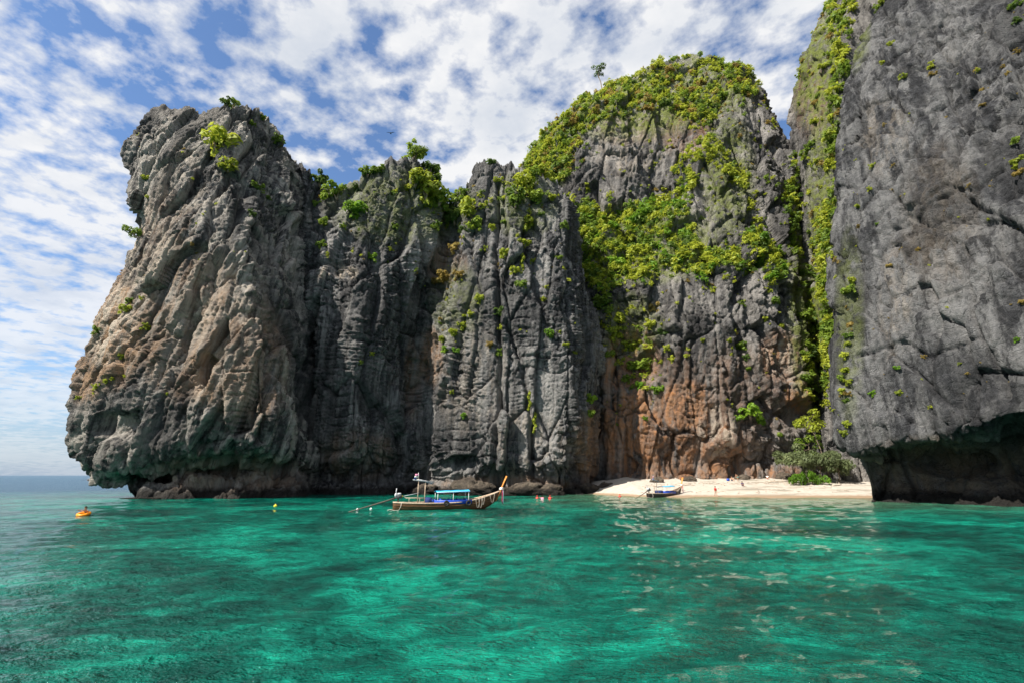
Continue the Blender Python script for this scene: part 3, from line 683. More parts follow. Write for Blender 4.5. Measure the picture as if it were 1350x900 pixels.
for a in [(428,296,9,'g'),(425,325,9,'g'),(432,340,6,'y'),(490,342,9,'b'),(500,226,9,'g'),(615,304,9,'d'),(646,217,8,'d'),(668,336,9,'y'),(680,360,8,'y'),(686,378,9,'g'),(655,414,11,'d'),(600,438,8,'y'),(610,430,8,'y'),(590,460,8,'b'),(600,463,7,'b'),(725,443,8,'b'),(735,440,5,'y'),(746,456,5,'y'),(756,466,4,'y'),(658,466,6,'g'),(612,548,5,'b'),(475,478,4,'g'),(490,466,4,'y'),(630,396,8,'y'),(595,517,4,'y'),(778,528,11,'b'),(525,568,5,'g'),(776,545,8,'g'),(620,415,6,'y'),(585,448,6,'y'),(612,418,5,'y'),(720,380,5,'y'),(716,395,5,'y'),(735,342,6,'g'),(650,300,6,'y'),(640,330,6,'y'),(520,300,6,'g'),(515,330,5,'y'),(575,300,8,'g'),(705,345,6,'y'),(450,300,6,'g'),(416,270,7,'g'),(470,250,8,'d'),(660,240,7,'y'),(665,295,7,'g'),(745,300,7,'g'),(725,260,7,'y')]:
    shrub('ridge_cliff', *a, MSL, MSG)
for a in [(590,368,13),(606,366,10),(600,330,9),(578,372,8),(645,455,6),(600,490,5)]:
    shrub('ridge_cliff', *a, 'o', 'dry ochre grass clump on a ledge of the fissured ridge', 'dry clumps on the fissured ridge', name='grass_clump')
for a in [(699,515,8,'y'),(705,545,8,'y'),(664,340,9,'y'),(688,335,9,'y')]:
    shrub('ridge_cliff', *a, 'green creeper hanging down a joint of the fissured ridge', 'creepers hanging on the fissured ridge', kind='vine', stretch=(1.1, 1.1, 1.5), name='creeper')
PKL, PKG = '@shrub on the orange-stained wall above the beach', 'shrubs on the wall above the beach'
tag(shrub('domed_peak', 986, 548, 17, 'b', '', '', parts=True), 'large bright green bush low on the rock wall above the beach', 'shrub')
for a in [(1000,556,9,'b'),(971,552,8,'b'),(795,402,15,'g'),(810,440,13,'y'),(830,456,12,'y'),(840,486,14,'g'),(865,516,10,'b'),(846,511,8,'b'),(870,442,11,'d'),(885,476,7,'y'),(1026,572,6,'g'),(1021,400,9,'g'),(980,460,9,'g'),(986,472,7,'d'),(984,487,6,'g'),(850,552,5,'b'),(862,408,10,'o'),(1030,352,11,'g'),(1000,292,8,'y'),(820,420,10,'y'),(880,460,6,'y'),(1030,430,6,'y'),(1008,420,6,'y'),(940,385,6,'y'),(800,470,9,'g'),(826,500,8,'g'),(790,520,8,'g'),(815,560,5,'g'),(905,470,5,'y'),(925,450,4,'y'),(960,450,5,'y'),(855,430,9,'y'),(1060,500,8,'g')]:
    shrub('domed_peak', *a, PKL, PKG)
SLL, SLG = '@tuft of plants rooted on the sheer slab cliff', 'plant tufts on the slab cliff'
for a in [(1120,385,9,'g'),(1122,372,7,'y'),(1120,430,6,'o'),(1117,445,7,'g'),(1118,455,6,'y'),(1115,470,6,'y'),(1117,488,8,'y'),(1112,500,7,'g'),(1120,505,7,'y'),(1110,515,6,'y'),(1118,520,5,'o'),(1115,530,6,'g'),(1112,548,6,'y'),(1117,560,7,'y'),(1114,570,6,'y'),(1150,518,6,'b'),(1182,487,5,'b'),(1188,518,5,'y'),(1190,330,4,'o'),(1217,470,4,'o'),(1172,352,5,'o'),(1190,103,6,'y'),(1228,88,6,'y'),(1230,100,5,'o'),(1165,85,5,'y'),(1345,185,8,'g'),(1342,215,9,'y'),(1345,230,7,'o'),(1338,222,6,'y'),(1155,295,3,'b'),(1147,250,4,'y'),(1150,220,5,'y'),(1130,275,5,'y'),(1132,300,4,'o'),(1265,480,3,'y'),(1228,536,5,'y'),(1210,330,4,'o'),(1345,450,5,'b'),(1347,400,5,'o'),(1295,140,4,'o'),(1321,90,4,'o'),(1329,98,4,'o'),(1297,120,4,'o'),(1175,60,5,'y'),(1155,10,7,'g'),(1160,3,6,'y'),(1340,10,9,'g'),(1344,30,7,'d'),(1341,70,5,'o')]:
    shrub('slab_cliff', *a, SLL, SLG)

# scrub that covers the crown, the saddle and the gullies of the peak
def inpoly(x, y, poly):
    c = np.zeros(len(x), bool); j = len(poly)-1
    for i in range(len(poly)):
        xi, yi = poly[i]; xj, yj = poly[j]
        c ^= ((yi > y) != (yj > y)) & (x < (xj-xi)*(y-yi)/(yj-yi+1e-9)+xi); j = i
    return c
def area_points(mass, poly, n, seed, thin=0.0):
    c = CL[mass]; r = np.random.RandomState(seed); pr = c['pr']
    idx = np.nonzero(inpoly(pr[:, 0], pr[:, 1], poly))[0]
    if thin: idx = idx[perlin(c['p'][idx]/5.0+seed) > thin]
    return r.choice(idx, min(n, len(idx)), replace=False)
stuffV, stuffF, stuffL, stuffN = {}, {}, {}, {}
def stuff_clump(mat, proto, pos, r, rz, zs):
    V, F, lf = proto; cs, sn = math.cos(rz), math.sin(rz)
    W = np.stack([(V[:, 0]*cs-V[:, 1]*sn)*r, (V[:, 0]*sn+V[:, 1]*cs)*r, V[:, 2]*r*zs], 1)+pos
    stuffV.setdefault(mat, []).append(W); stuffF.setdefault(mat, []).append(F+stuffN.get(mat, 0)); stuffN[mat] = stuffN.get(mat, 0)+len(V)
    stuffL.setdefault(mat, []).append(np.clip(lf*0.6+0.4*rs.random(), 0, 1))
def tri_leaves(pr):
    V, F, lf = pr; k = np.arange(len(V)).reshape(-1, 4)[:, [0, 1, 2]].ravel()
    W = V[k].reshape(-1, 3, 3); c = V.reshape(-1, 4, 3).mean(1)[:, None]; W = (c+(W-W.mean(1)[:, None])*1.25).reshape(-1, 3)
    return W, np.arange(len(W)).reshape(-1, 3), lf[k]
LITE = [tri_leaves(bush_proto(60+k, 92, 0.27, 0.85, 8)) for k in range(4)]
dome = [(688,220),(722,166),(770,128),(820,98),(875,77),(940,70),(985,85),(1002,120),(985,128),(958,120),(944,150),(932,175),(905,155),(870,142),(830,152),(790,162),(762,188),(748,240),(700,245)]
saddle = [(745,262),(790,270),(830,272),(868,255),(905,225),(916,240),(908,290),(926,330),(960,332),(1000,302),(1030,345),(1040,370),(1000,365),(950,348),(920,368),(880,352),(855,378),(820,372),(800,395),(772,372),(755,330)]
ribs = [(918,150),(938,145),(950,190),(980,218),(998,240),(990,256),(960,232),(935,212),(900,240),(885,225),(905,200)]
gully = [(1040,200),(1056,210),(1062,300),(1086,400),(1090,530),(1070,545),(1056,480),(1058,400),(1044,330),(1030,260)]
wallp = [(785,395),(830,415),(875,470),(870,520),(830,510),(805,480),(790,450)]
fall = [(985,230),(1000,250),(1015,310),(1030,360),(1020,400),(1005,350),(990,300)]
left_ = [(700,215),(745,160),(775,150),(750,235),(720,250)]
ind = [('domed_peak', dome, 62, 1.6, 'yggdo', 'scrub bush on the crown of the domed peak', 'scrub on the crown of the domed peak'),
       ('domed_peak', saddle, 62, 1.7, 'yygbg', 'bush in the thicket on the saddle below the domed face', 'bushes of the saddle thicket'),
       ('domed_peak', gully, 16, 1.8, 'ggdy', 'bush in the shaded gully beside the slab cliff', 'bushes in the gully'),
       ('rear_pinnacle', [(1040,0),(1110,0),(1110,250),(1090,500),(1075,500),(1050,200)], 14, 1.3, 'yyg', 'scrub patch on the narrow rear pinnacle', 'scrub on the rear pinnacle')]
for k, (mass, poly, n, r0, mats, lab, grp) in enumerate(ind):
    for i in area_points(mass, poly, n, 100+k):
        c = CL[mass]; r = r0*rs.uniform(0.7, 1.5); mt_ = rs.choice(mats)
        o = bpy.data.objects.new('shrub', proto_mesh('bush', rs.randrange(5), mt_)); C.objects.link(o)
        o.location = Vector(c['p'][i])+Vector(c['n'][i])*0.2*r; o.rotation_euler = (rs.uniform(-.3, .3), rs.uniform(-.3, .3), rs.uniform(0, 6.28)); o.scale = (r, r, r*rs.uniform(.8, 1.2))
        tag(o, ('large ' if r > r0*1.15 else 'small ' if r < r0*0.9 else 'mid-sized ')+WORDS[mt_]+' '+lab, 'shrub', grp)
for k, (mass, poly, n, r0, mats, thin) in enumerate([
      ('domed_peak', dome, 1850, 1.2, 'yyygggdyyo', 0), ('domed_peak', saddle, 1700, 1.2, 'yyyygbgd', 0), ('domed_peak', ribs, 300, 1.0, 'yygy', -0.1), ('domed_peak', gully, 480, 1.3, 'gdgy', 0),
      ('domed_peak', wallp, 70, 1.1, 'yyg', 0.0), ('domed_peak', fall, 60, 1.1, 'yyg', 0), ('domed_peak', left_, 260, 1.15, 'yggo', 0),
      ('domed_peak', [(790,390),(1050,340),(1050,560),(900,520),(800,560)], 90, 0.5, 'yyo', 0.05), ('domed_peak', [(760,160),(1010,110),(1045,330),(930,240),(760,270)], 150, 0.55, 'yyo', 0.08),
      ('domed_peak', [(735,130),(1000,80),(1040,200),(960,300),(870,260),(740,290)], 260, 0.7, 'yyggo', 0.02), ('domed_peak', [(760,250),(1050,230),(1050,420),(900,400),(790,430)], 240, 0.75, 'yygg', 0.02),
      ('rear_pinnacle', [(1058,270),(1098,270),(1102,540),(1075,540)], 210, 1.1, 'yygg', 0),
      ('rear_pinnacle', [(1040,0),(1115,0),(1110,250),(1100,500),(1070,520),(1050,200)], 170, 0.8, 'yygo', 0.0), ('rear_pinnacle', [(1095,0),(1130,0),(1110,120),(1100,260),(1095,500),(1085,500),(1092,250)], 240, 1.3, 'ygg', 0),
      ('ridge_cliff', [(410,230),(590,220),(735,240),(760,450),(600,480),(540,350),(420,350)], 190, 0.45, 'yyoog', 0.05), ('ridge_cliff', [(480,222),(590,250),(735,235),(735,290),(600,300),(500,260)], 70, 0.9, 'yygd', 0.0),
      ('tower_cliff', [(170,150),(340,145),(370,300),(200,520),(90,530),(170,300)], 40, 0.35, 'yyo', 0.05), ('slab_cliff', [(1095,200),(1350,0),(1350,500),(1100,580)], 120, 0.25, 'yoo', 0.05), ('slab_cliff', [(1095,330),(1128,340),(1128,580),(1098,575)], 40, 0.35, 'yyo', 0.0)]):
    c = CL[mass]
    for i in area_points(mass, poly, n, 200+k, thin):
        r = r0*(0.4+1.3*rs.random()**1.6); stuff_clump(rs.choice(mats), LITE[rs.randrange(4)], c['p'][i]+c['n'][i]*0.15*r, r, rs.uniform(0, 6.28), rs.uniform(0.7, 1.25))
for mt_ in stuffV:
    o = mesh_np('scrub_cover', np.concatenate(stuffV[mt_]), np.concatenate(stuffF[mt_]), LM[mt_], attrs={'leaf': np.concatenate(stuffL[mt_])})
    tag(o, WORDS[mt_]+' scrub spread over the ledges and slopes of the cliffs', 'scrub', kind='stuff')
print('foliage', round(time.time()-T0, 1))

# trees: trunk, limbs and leaf clumps
def tree(name, label, base, h, lean, crown_r, mat, seed, n=700, leaf=0.16, limbs=6, trunk_r=0.12, start=0.5, roots=False, droop=0.2, clump=0.36, group=None):
    r = random.Random(seed); root = empty(name, base); tm = MB()
    top = Vector((lean[0], lean[1], h)); pts = [Vector((0, 0, -0.4))]+[top*t+Vector((r.uniform(-.05, .05)*h, r.uniform(-.05, .05)*h, 0))*(1 if 0 < t < 1 else 0) for t in (0.0, .25, .5, .75, 1.0)]
    tm.tube(pts, [trunk_r*1.3, trunk_r*1.15, trunk_r, trunk_r*.85, trunk_r*.65, trunk_r*.4], 8)
    lobes = [(*top, crown_r*clump)]
    for i in range(limbs):
        t = r.uniform(start, 1); b = top*t; a = 2.4*i+r.uniform(-.4, .4)
        e = b+Vector((math.cos(a), math.sin(a), r.uniform(-.25, .8)))*crown_r*r.uniform(.4, 1)
        tm.tube([b, b.lerp(e, .5)+Vector((0, 0, -.05*crown_r)), e], [trunk_r*.5, trunk_r*.35, trunk_r*.12], 6)
        lobes.append((*e, crown_r*clump*r.uniform(.7, 1.15)))
    if roots:
        for i in range(6):
            a = i*1.05; tm.tube([(0, 0, 0.9), (.35*math.cos(a), .35*math.sin(a), .4), (.6*math.cos(a), .6*math.sin(a), -.3)], [.05, .045, .03], 5)
    tm.build('trunk', M_bark, root)
    V, F, lf = leaf_cloud(lobes, n, leaf, seed, droop=droop); mesh_np('crown', V, F, LM[mat], root, attrs={'leaf': lf})
    return tag(root, label, 'tree', group)
p, n, d = anchor('domed_peak', 791, 119); tree('cliff_tree', 'lone thin-trunked tree standing on the skyline of the domed peak', Vector(p)-Vector((0, 0, .5)), 9.5, (-0.8, 0, 0), 2.3, 'd', 5, 480, 0.30, 7, 0.2, 0.75, clump=.42)
p, n, d = anchor('tower_cliff', 171, 305); tree('cliff_tree', 'small tree jutting sideways from the outer edge of the sea tower', Vector(p), 1.6, (-1.7, -0.3, 0), 1.5, 'g', 8, 520, 0.24, 6, 0.12, 0.5, clump=.5)
p, n, d = anchor('tower_cliff', 305, 140); tree('cliff_tree', 'small tree rising above the jagged crest of the sea tower', Vector(p), 1.2, (0.2, 0, 0), 1.3, 'g', 9, 380, 0.22, 5, 0.09, 0.4, clump=.5)
for (px, py, hh_, cr, mt_, sd_, lab) in [(572, 232, 2.6, 1.9, 'd', 21, 'dark tree on the notch of the fissured ridge skyline'), (548, 212, 2.2, 2.0, 'g', 22, 'green tree on the highest knob of the fissured ridge')]:
    p, n, d = anchor('ridge_cliff', px, py); tree('cliff_tree', lab, Vector(p), hh_, (0.5, 0, 0), cr, mt_, sd_, 600, 0.22, 7, 0.1, 0.4, clump=.45)
def on_beach(px, Y):
    x = atz(px, Y, 2)[0]; z = float(beach_z(x, Y)); x = atz(px, Y, z)[0]; return Vector((x, Y, z))
tree('screw_pine', 'grey-green screw pine with prop roots beside the bright beach shrub', on_beach(1046, 106.5), 5.2, (1.0, .6, 0), 3.0, 's', 31, 1700, 0.30, 15, 0.13, 0.6, True, .5, .4)
tree('screw_pine', 'spreading screw pine in front of the slab cliff end of the beach', on_beach(1083, 108), 4.6, (0.4, 0, 0), 3.4, 's', 32, 1900, 0.30, 16, 0.13, 0.6, True, .5, .4)
tree('screw_pine', 'low screw pine with dark stems tucked against the slab cliff', on_beach(1106, 107), 3.6, (0.3, -.3, 0), 2.6, 's', 33, 1500, 0.28, 13, 0.11, 0.6, True, .5, .42)
tree('beach_tree', 'pale leaning trunk tree with yellow-green crown above the screw pines', on_beach(1096, 110), 12.5, (-3.0, 1, 0), 2.9, 'y', 34, 900, 0.26, 8, 0.14, 0.82, False, .2, .42)
tree('beach_tree', 'slender tree with loose green crown at the gully mouth', on_beach(1068, 112), 8.5, (1.0, 0, 0), 2.5, 'g', 35, 700, 0.26, 8, 0.11, 0.6, False, .2, .42)
bs = empty('beach_shrub', on_beach(1066, 104.5)); lob = []
rb = random.Random(3)
for i in range(26):
    t = i/25*2-1; lob.append((t*4.3, rb.uniform(-.9, .9), rb.uniform(.3, 1.0)*(1.5-0.7*abs(t)), rb.uniform(.45, .75)))
V, F, lf = leaf_cloud(lob, 2600, 0.17, 70); mesh_np('crown', V, F, LM['b'], bs, attrs={'leaf': lf})
m_ = MB()
for i in range(9): x = -3.6+i*.9; m_.tube([(x, 0, -.3), (x+.1, .1, .4), (x+.25, 0, 1.0)], [.05, .04, .02], 5)
m_.build('stem', M_bark, bs); bs.scale = (.85, 1, 1.45); tag(bs, 'wide bright green shrub sprawling along the top of the beach', 'shrub')

# ------------------------------------------------------------------ rocks and driftwood
def rock_mesh(seed, n=26):
    th = np.linspace(0, math.pi, n); ph = np.linspace(0, 2*math.pi, 2*n)
    T_, P_ = np.meshgrid(th, ph, indexing='ij'); v = np.stack([np.sin(T_)*np.cos(P_), np.sin(T_)*np.sin(P_), np.cos(T_)], -1).reshape(-1, 3)
    F1, F2, c_, tl = voronoi(v*1.7+seed*9); r = 1+0.30*fbm(v*1.1+seed, 2)+0.22*((c_-.5)+tl)-0.06*np.exp(-(F2-F1)/.05)-0.10*fbm(v*4+seed, 3, .6, True)
    return mesh_np('boulder', v*r[:, None], grid_faces(n, 2*n), M_foot, smooth=True, link=False)
M_foot = rock_mat('shore_rock', (0.06, 0.048, 0.038), (0.17, 0.135, 0.10), (0.30, 0.25, 0.19), (0.3, 0.2, 0.1), (0.2, 0.15, 0.1), 0.2)
ROCKS = [rock_mesh(k) for k in range(4)]
rk = random.Random(4)
def boulder(px, Y, z, sx_, sy_, sz_, label, group=None, name='boulder'):
    o = bpy.data.objects.new(name, ROCKS[rk.randrange(4)]); C.objects.link(o); o.location = atz(px, Y, z); o.scale = (sx_, sy_, sz_); o.rotation_euler = (rk.uniform(-.2, .2), rk.uniform(-.2, .2), rk.uniform(-.5, .5))
    return tag(o, label, 'rock', group)
boulder(622, 100.2, 0.8, 4.2, 2.2, 2.1, 'broad pale boulder against the ridge foot behind the longtail canopy')
boulder(690, 100, 0.4, 4.6, 2.0, 1.7, 'low brown boulder at the ridge foot beyond the raised bow post')
for (px, Y, z, a, b, c, lab) in [(725,100.2,.4,2.6,1.6,1.5,'dark boulder under the outer corner of the ridge'),(560,106,.4,2.6,2,1.4,'dark boulder in the recess between the two buttresses'),(775,109,.4,2.4,2,1.5,'dark boulder in the cleft between the ridge and the beach wall'),(800,112,.5,2.6,2,1.6,'larger dark boulder at the water end of the orange-stained wall'),(825,111,.6,2.2,1.6,1.3,'brown boulder where the sand first meets the wall')]:
    boulder(px, Y, z, a, b, c, lab)
for (px, Y, a, b, c, lab) in [(1034,113.4,2.0,1.2,1.2,'brown boulder behind the driftwood log'),(978,113.4,1.6,1.1,.8,'flat brown boulder behind the bending bather'),(908,111.4,1.5,1.0,.8,'brown boulder half buried behind the driftwood pole'),(866,109.8,1.3,1.0,.9,'brown boulder half buried beyond the beached boat')]:
    q = on_beach(px, Y); boulder(px, Y, q.z+.1, a, b, c, lab)
boulder(205, 92, 0.05, 2.6, 1.6, .35, 'flat wave-washed ledge of rock beneath the overhang of the sea tower', name='rock_ledge')
q_ = boulder(205, 86, -.08, 5.5, 1.2, .32, 'long low rock shelf awash along the foot of the sea tower', name='rock_ledge'); q_.rotation_euler = (0, 0, .05)
M_drift = plain('driftwood', (0.42, 0.35, 0.28), 0.9, 0.3, 3)
for (px, Y, L_, rz, lab) in [(1026,108.5,4.2,.05,'longest bleached driftwood log lying before the bright beach shrub'),(1018,109.2,2.2,.5,'short driftwood branch resting by the seated sunbather'),(902,105,2.6,-.2,'driftwood pole lying at the cliff end of the beach'),(1104,103,2.4,.3,'driftwood stick near the slab cliff end of the beach')]:
    q = on_beach(px, Y); o = MB().tube([(-L_/2, 0, .1), (-L_/4, .06, .16), (0, -.04, .14), (L_/4, .05, .18), (L_/2, .1, .3)], [.16, .15, .13, .11, .06], 8)
    o.tube([(L_/5, 0, .16), (L_/5+.3, .3, .5), (L_/5+.45, .35, .75)], [.07, .05, .03], 6)
    o = o.build('driftwood_log', M_drift); o.location = q; o.rotation_euler = (0, 0, rz); tag(o, lab, 'driftwood')
dm = MB(); rd = random.Random(9)
for i in range(260):
    px = rd.uniform(845, 1130); Y = 104.2+rd.gauss(0, 1.2)+(3.5 if px > 930 else (px-845)/85*3.5) if rd.random() < .75 else rd.uniform(95, 106)
    q = on_beach(px, Y); a = rd.uniform(0, 3.14); L_ = rd.uniform(.1, .55)
    dm.tube([(q.x-L_*math.cos(a), q.y-L_*math.sin(a), q.z+.04), (q.x, q.y, q.z+.09), (q.x+L_*math.cos(a), q.y+L_*math.sin(a), q.z+.05)], [.03, .05, .02], 5)
tag(dm.build('beach_debris', M_drift), 'strand line of twigs and broken coral scattered on the sand', 'debris', kind='stuff')
print('trees', round(time.time()-T0, 1))

# ------------------------------------------------------------------ longtail boats
M_hull = Mat('varnished_planks')
_p = M_hull.pos(obj=True); _n = M_hull.noise(M_hull.pos(scale=(.6, 3, 6), obj=True), 2.2, 6, .65, .3)
_w = M_hull.node('ShaderNodeTexWave', wave_type='BANDS', bands_direction='Z'); _w.inputs['Scale'].default_value = 1.5; _w.inputs['Distortion'].default_value = .4; M_hull.L.new(_p, _w.inputs[0])
M_hull = M_hull.done(M_hull.mix(M_hull.ramp(_n, [(.35, 0), (.65, 1)]), (.06, .028, .012), (.17, .082, .033)), .45, M_hull.bump(M_hull.ramp(_w.outputs[1], [(0.0, 0), (.12, 1)]), .5, .02), .4)
M_hull2 = plain('olive_painted_planks', (.13, .12, .06), .55, .35, 3)
M_hull3 = plain('dark_planks', (.07, .055, .045), .6, .3, 3)
M_rail = plain('worn_pale_timber', (.46, .35, .25), .7, .25, 4)
M_deck = plain('deck_boards', (.30, .22, .15), .8, .3, 4)
M_post = plain('orange_painted_timber', (.58, .22, .045), .5, .2, 5)
M_tarp = plain('turquoise_tarpaulin', (.03, .36, .62), .55, .15, 3)
M_blue = plain('royal_blue_vinyl', (.02, .07, .42), .4, .2, 4)
M_navy = plain('navy_cloth', (.015, .03, .12), .8, .3, 4)
M_white = plain('white_paint', (.78, .76, .72), .5, .06, 4)
M_rope = plain('pale_rope', (.45, .41, .34), .9, .15, 30)
M_iron = plain('engine_iron', (.10, .10, .105), .5, .4, 8)
M_steel = plain('galvanised_steel', (.45, .46, .47), .4, .2, 8)
M_shaft = plain('dark_shaft', (.11, .075, .06), .6, .3, 5)
M_red = plain('red_cloth', (.60, .03, .03), .8, .15, 6)
M_pink = plain('pink_cloth', (.75, .28, .42), .8, .15, 6)
M_yellow = plain('yellow_plastic', (.80, .62, .03), .4, .1, 6)
M_orange = plain('orange_vinyl', (.85, .27, .01), .35, .08, 6)
M_rubber = plain('black_rubber', (.02, .02, .02), .7, .2, 6)
M_net = plain('fishing_net', (.22, .24, .25), .9, .3, 9)
LEN = 12.6
def hb(t): return 0.10+0.90*min(1, (t+.02)/.30)**.6 if t < .3 else (1.0 if t < .5 else max(.035, math.cos((t-.5)/.5*math.pi/2)**.8))
def sheer(t): return .72+.10*(1-min(1, t/.3))**2+1.25*max(0, (t-.45)/.55)**2.1
def keel(t): return -.38+.25*max(0, .12-t)/.12+1.35*max(0, (t-.72)/.28)**1.8
def hull_pt(t, v, side, inset=0.0):
    b, k, z1 = hb(t)*.98, keel(t), sheer(t); x = -LEN/2+LEN*t
    y = max(.02, (b-inset)*(1-(1-v)**2.2)**.62); return (x-.35*(1-v)*max(0, (t-.8)/.2), side*y, k+(z1-k)*v+(inset*.9 if v == 0 else 0))
def longtail(label, loc, rz, roll, hull_mat, canopy_mat, full=True, group=None):
    root = empty('longtail_boat', loc, (roll, 0, rz)); tag(root, label, 'boat', group)
    n, m = 44, 9; V = []; F = []
    for inset in (0.0, .05):
        o = len(V)
        for i in range(n):
            t = i/(n-1)
            for s_ in (-1, 1):
                for j in range(m): V.append(hull_pt(t, j/(m-1), s_, inset))
        for i in range(n-1):
            for s_ in (0, 1):
                for j in range(m-1):
                    a = o+i*2*m+s_*m+j; f = (a, a+1, a+2*m+1, a+2*m); F.append(f if s_ ^ (inset > 0) else f[::-1])
            a = o+i*2*m; F.append((a, a+m, a+3*m, a+2*m))
        a = o; F += [(a+j, a+j+1, a+m+j+1, a+m+j) for j in range(m-1)]
    mb = MB(); mb.add(V, F); hl = mb.build('hull', hull_mat, root)
    for s_ in (-1, 1):
        MB().tube([hull_pt(i/40, 1, s_)[:2]+(sheer(i/40)+.02,) for i in range(41)], .055, 8, 1.3).build('gunwale', M_rail, root)
        MB().tube([tuple(np.array(hull_pt(i/40, .72, s_))+np.array([0, s_*.02, 0])) for i in range(39)], .03, 6).build('rubbing_strake', hull_mat, hl)
    d = MB(); dv = []; df = []
    for i in range(30):
        t = .03+.9*i/29; z = .28+.9*max(0, (t-.6)/.4)**2; w_ = hb(t)*.86
        dv += [(-LEN/2+LEN*t, -w_, z), (-LEN/2+LEN*t, w_, z)]
        if i: df.append((2*i-2, 2*i, 2*i+1, 2*i-1))
    d.add(dv, df); d.build('deck', M_deck, root, False)
    for t in (.80, .84, .88, .92):      # slats across the foredeck
        w_ = hb(t)*.93; MB().box((-LEN/2+LEN*t, 0, sheer(t)-.03), (.22, 2*w_, .04), 0, .01).build('foredeck_slat', M_rail, root, False)
    for t in (.12, .25, .66, .74):
        w_ = hb(t)*.9; MB().box((-LEN/2+LEN*t, 0, sheer(t)-.16), (.24, 2*w_, .05), 0, .012).build('thwart', M_deck, root, False)
    x1, z1 = LEN/2, sheer(1)
    bp_ = MB().tube([(x1-.55, 0, keel(1)-.15), (x1-.1, 0, z1-.2), (x1+.18, 0, z1+.45), (x1+.50, 0, z1+1.15), (x1+.78, 0, z1+1.72)], [.10, .15, .16, .19, .24], 10, .45).build('bow_post', M_post, root)
    g = MB(); g.torus((x1+.10, 0, z1+.22), .19, .07, 18, 8); g.torus((x1+.14, 0, z1+.36), .18, .06, 18, 8); g.build('garland', M_white, bp_)
    for k, (mt, dx) in enumerate(((M_red, .16), (M_blue, .22), (M_white, .28))):
        MB().tube([(x1+dx, -.16, z1+.30), (x1+dx+.03, -.20, z1-.3), (x1+dx+.0, -.19, z1-1.0-.12*k), (x1+dx+.05, -.2, z1-1.45)], [.03, .06, .07, .05], 6, .3).build('ribbon', mt, bp_)
    # canopy on posts over the blue seats
    ca, cb = -1.55, 2.35; V = []; F = []; nx, ny = 14, 9
    for i in range(nx):
        for j in range(ny):
            x = ca+(cb-ca)*i/(nx-1); y = -1.02+2.04*j/(ny-1); V.append((x, y, 1.92+.10*i/(nx-1)+.16*(1-(y/1.02)**2)-.035*abs(math.sin(i*math.pi/(nx-1)*3))))
    V += [(a, b, c-.03) for a, b, c in V[:nx*ny]]
    q = grid_faces(nx, ny); F = [tuple(f) for f in q]+[tuple(int(k)+nx*ny for k in f[::-1]) for f in q]
    cmb = MB(); cmb.add(V, F); cn = cmb.build('canopy', canopy_mat, root)
    for x in (ca+.15, (ca+cb)/2, cb-.15):
        for s_ in (-1, 1): MB().tube([(x, s_*.9, .55), (x, s_*.95, 1.95)], .028, 6).build('canopy_post', M_white, cn)
    for s_ in (-1, 1): MB().tube([(ca, s_*.98, 1.93), (cb, s_*.98, 2.03)], .025, 6).build('canopy_rail', M_white, cn)
    for x in (-1.9, -.75, .3, 1.3, 2.2): 
        st_ = MB().box((x, 0, .62), (.42, 1.6, .10), 0, .03).build('seat', M_blue, root); MB().box((x-.2, 0, .92), (.08, 1.55, .5), 0, .02).build('backrest', M_blue if x > -1 else M_navy, st_)
    for s_ in (-1, 1): MB().box((.4, s_*.96, .86), (4.4, .04, .42), 0, .01).build('side_screen', M_blue, root)
    MB().box((-2.35, 0, .95), (.7, 1.5, .75), 0, .05).build('storage_box', M_navy, root)
    if full:
        for x in (-.4, 2.2):
            ty = MB(); ty.torus((0, 0, 0), .24, .09, 20, 8); ty = ty.build('tyre_fender', M_rubber, root); ty.location = (x, -1.06, .72); ty.rotation_euler = (math.pi/2, 0, 0)
    # engine on its pivot and the long propeller shaft
    ex = -LEN/2+.55
    en = MB().box((ex, 0, 1.45), (.75, .42, .42), 0, .06).build('engine', M_iron, root)
    e2 = MB(); e2.box((ex+.1, 0, 1.75), (.42, .34, .22), 0, .05); e2.tube([(ex-.2, .16, 1.6), (ex-.25, .2, 2.0), (ex-.2, .22, 2.35)], [.05, .05, .06], 8); e2.build('exhaust', M_steel, en)
    e3 = MB(); e3.ball((ex-.28, 0, 1.62), (.16, .26, .24)); e3.build('flywheel_cover', M_steel, en)
    MB().box((ex+.42, .05, 1.5), (.16, .2, .2), 0, .03).build('fuel_filter', M_yellow, en)
    MB().tube([(ex, 0, .35), (ex, 0, 1.3)], [.13, .09], 10).build('pivot_post', M_shaft, en)
    MB().tube([(ex+.3, 0, 1.45), (ex+1.2, 0, 1.62), (ex+2.3, -.1, 1.85)], .03, 6).build('tiller', M_steel, en)
    sh = MB().tube([(ex-.3, 0, 1.30), (ex-1.6, -.1, .92), (ex-3.4, -.25, .42), (ex-5.9, -.4, -.22)], [.10, .075, .06, .035], 8).build('propeller_shaft', M_shaft, root)
    pr_ = MB()
    for k in range(3):
        a = k*2.09; pr_.ball((ex-5.9, -.4+.12*math.cos(a), -.22+.12*math.sin(a)), (.03, .05+.09*abs(math.cos(a)), .05+.09*abs(math.sin(a))), 8, 5)
    pr_.build('propeller', M_steel, sh)
    for (x, h_) in ((-3.55, 3.4), (-2.75, 3.2)):
        mt_ = MB().tube([(x, .1, .3), (x+.02, .1, h_)], .05, 8).build('mast', M_rail, root)
        if x < -3: 
            for k, (mm, z) in enumerate(((M_pink, 3.85), (M_white, 3.62), (M_blue, 3.45))):
                MB().box((x-.18-.1*k, .1, z), (.45, .03, .2), .5*k, .01).build('flag', mm, mt_)
            MB().tube([(x, .1, h_), (x-.05, .1, 4.1)], .025, 6).build('flag_staff', M_white, mt_)
    MB().tube([(-4.2, .1, 3.30), (-3.0, .1, 3.16), (-1.9, .1, 2.86)], [.10, .17, .06], 8, .7).build('net_bundle', M_net, root)
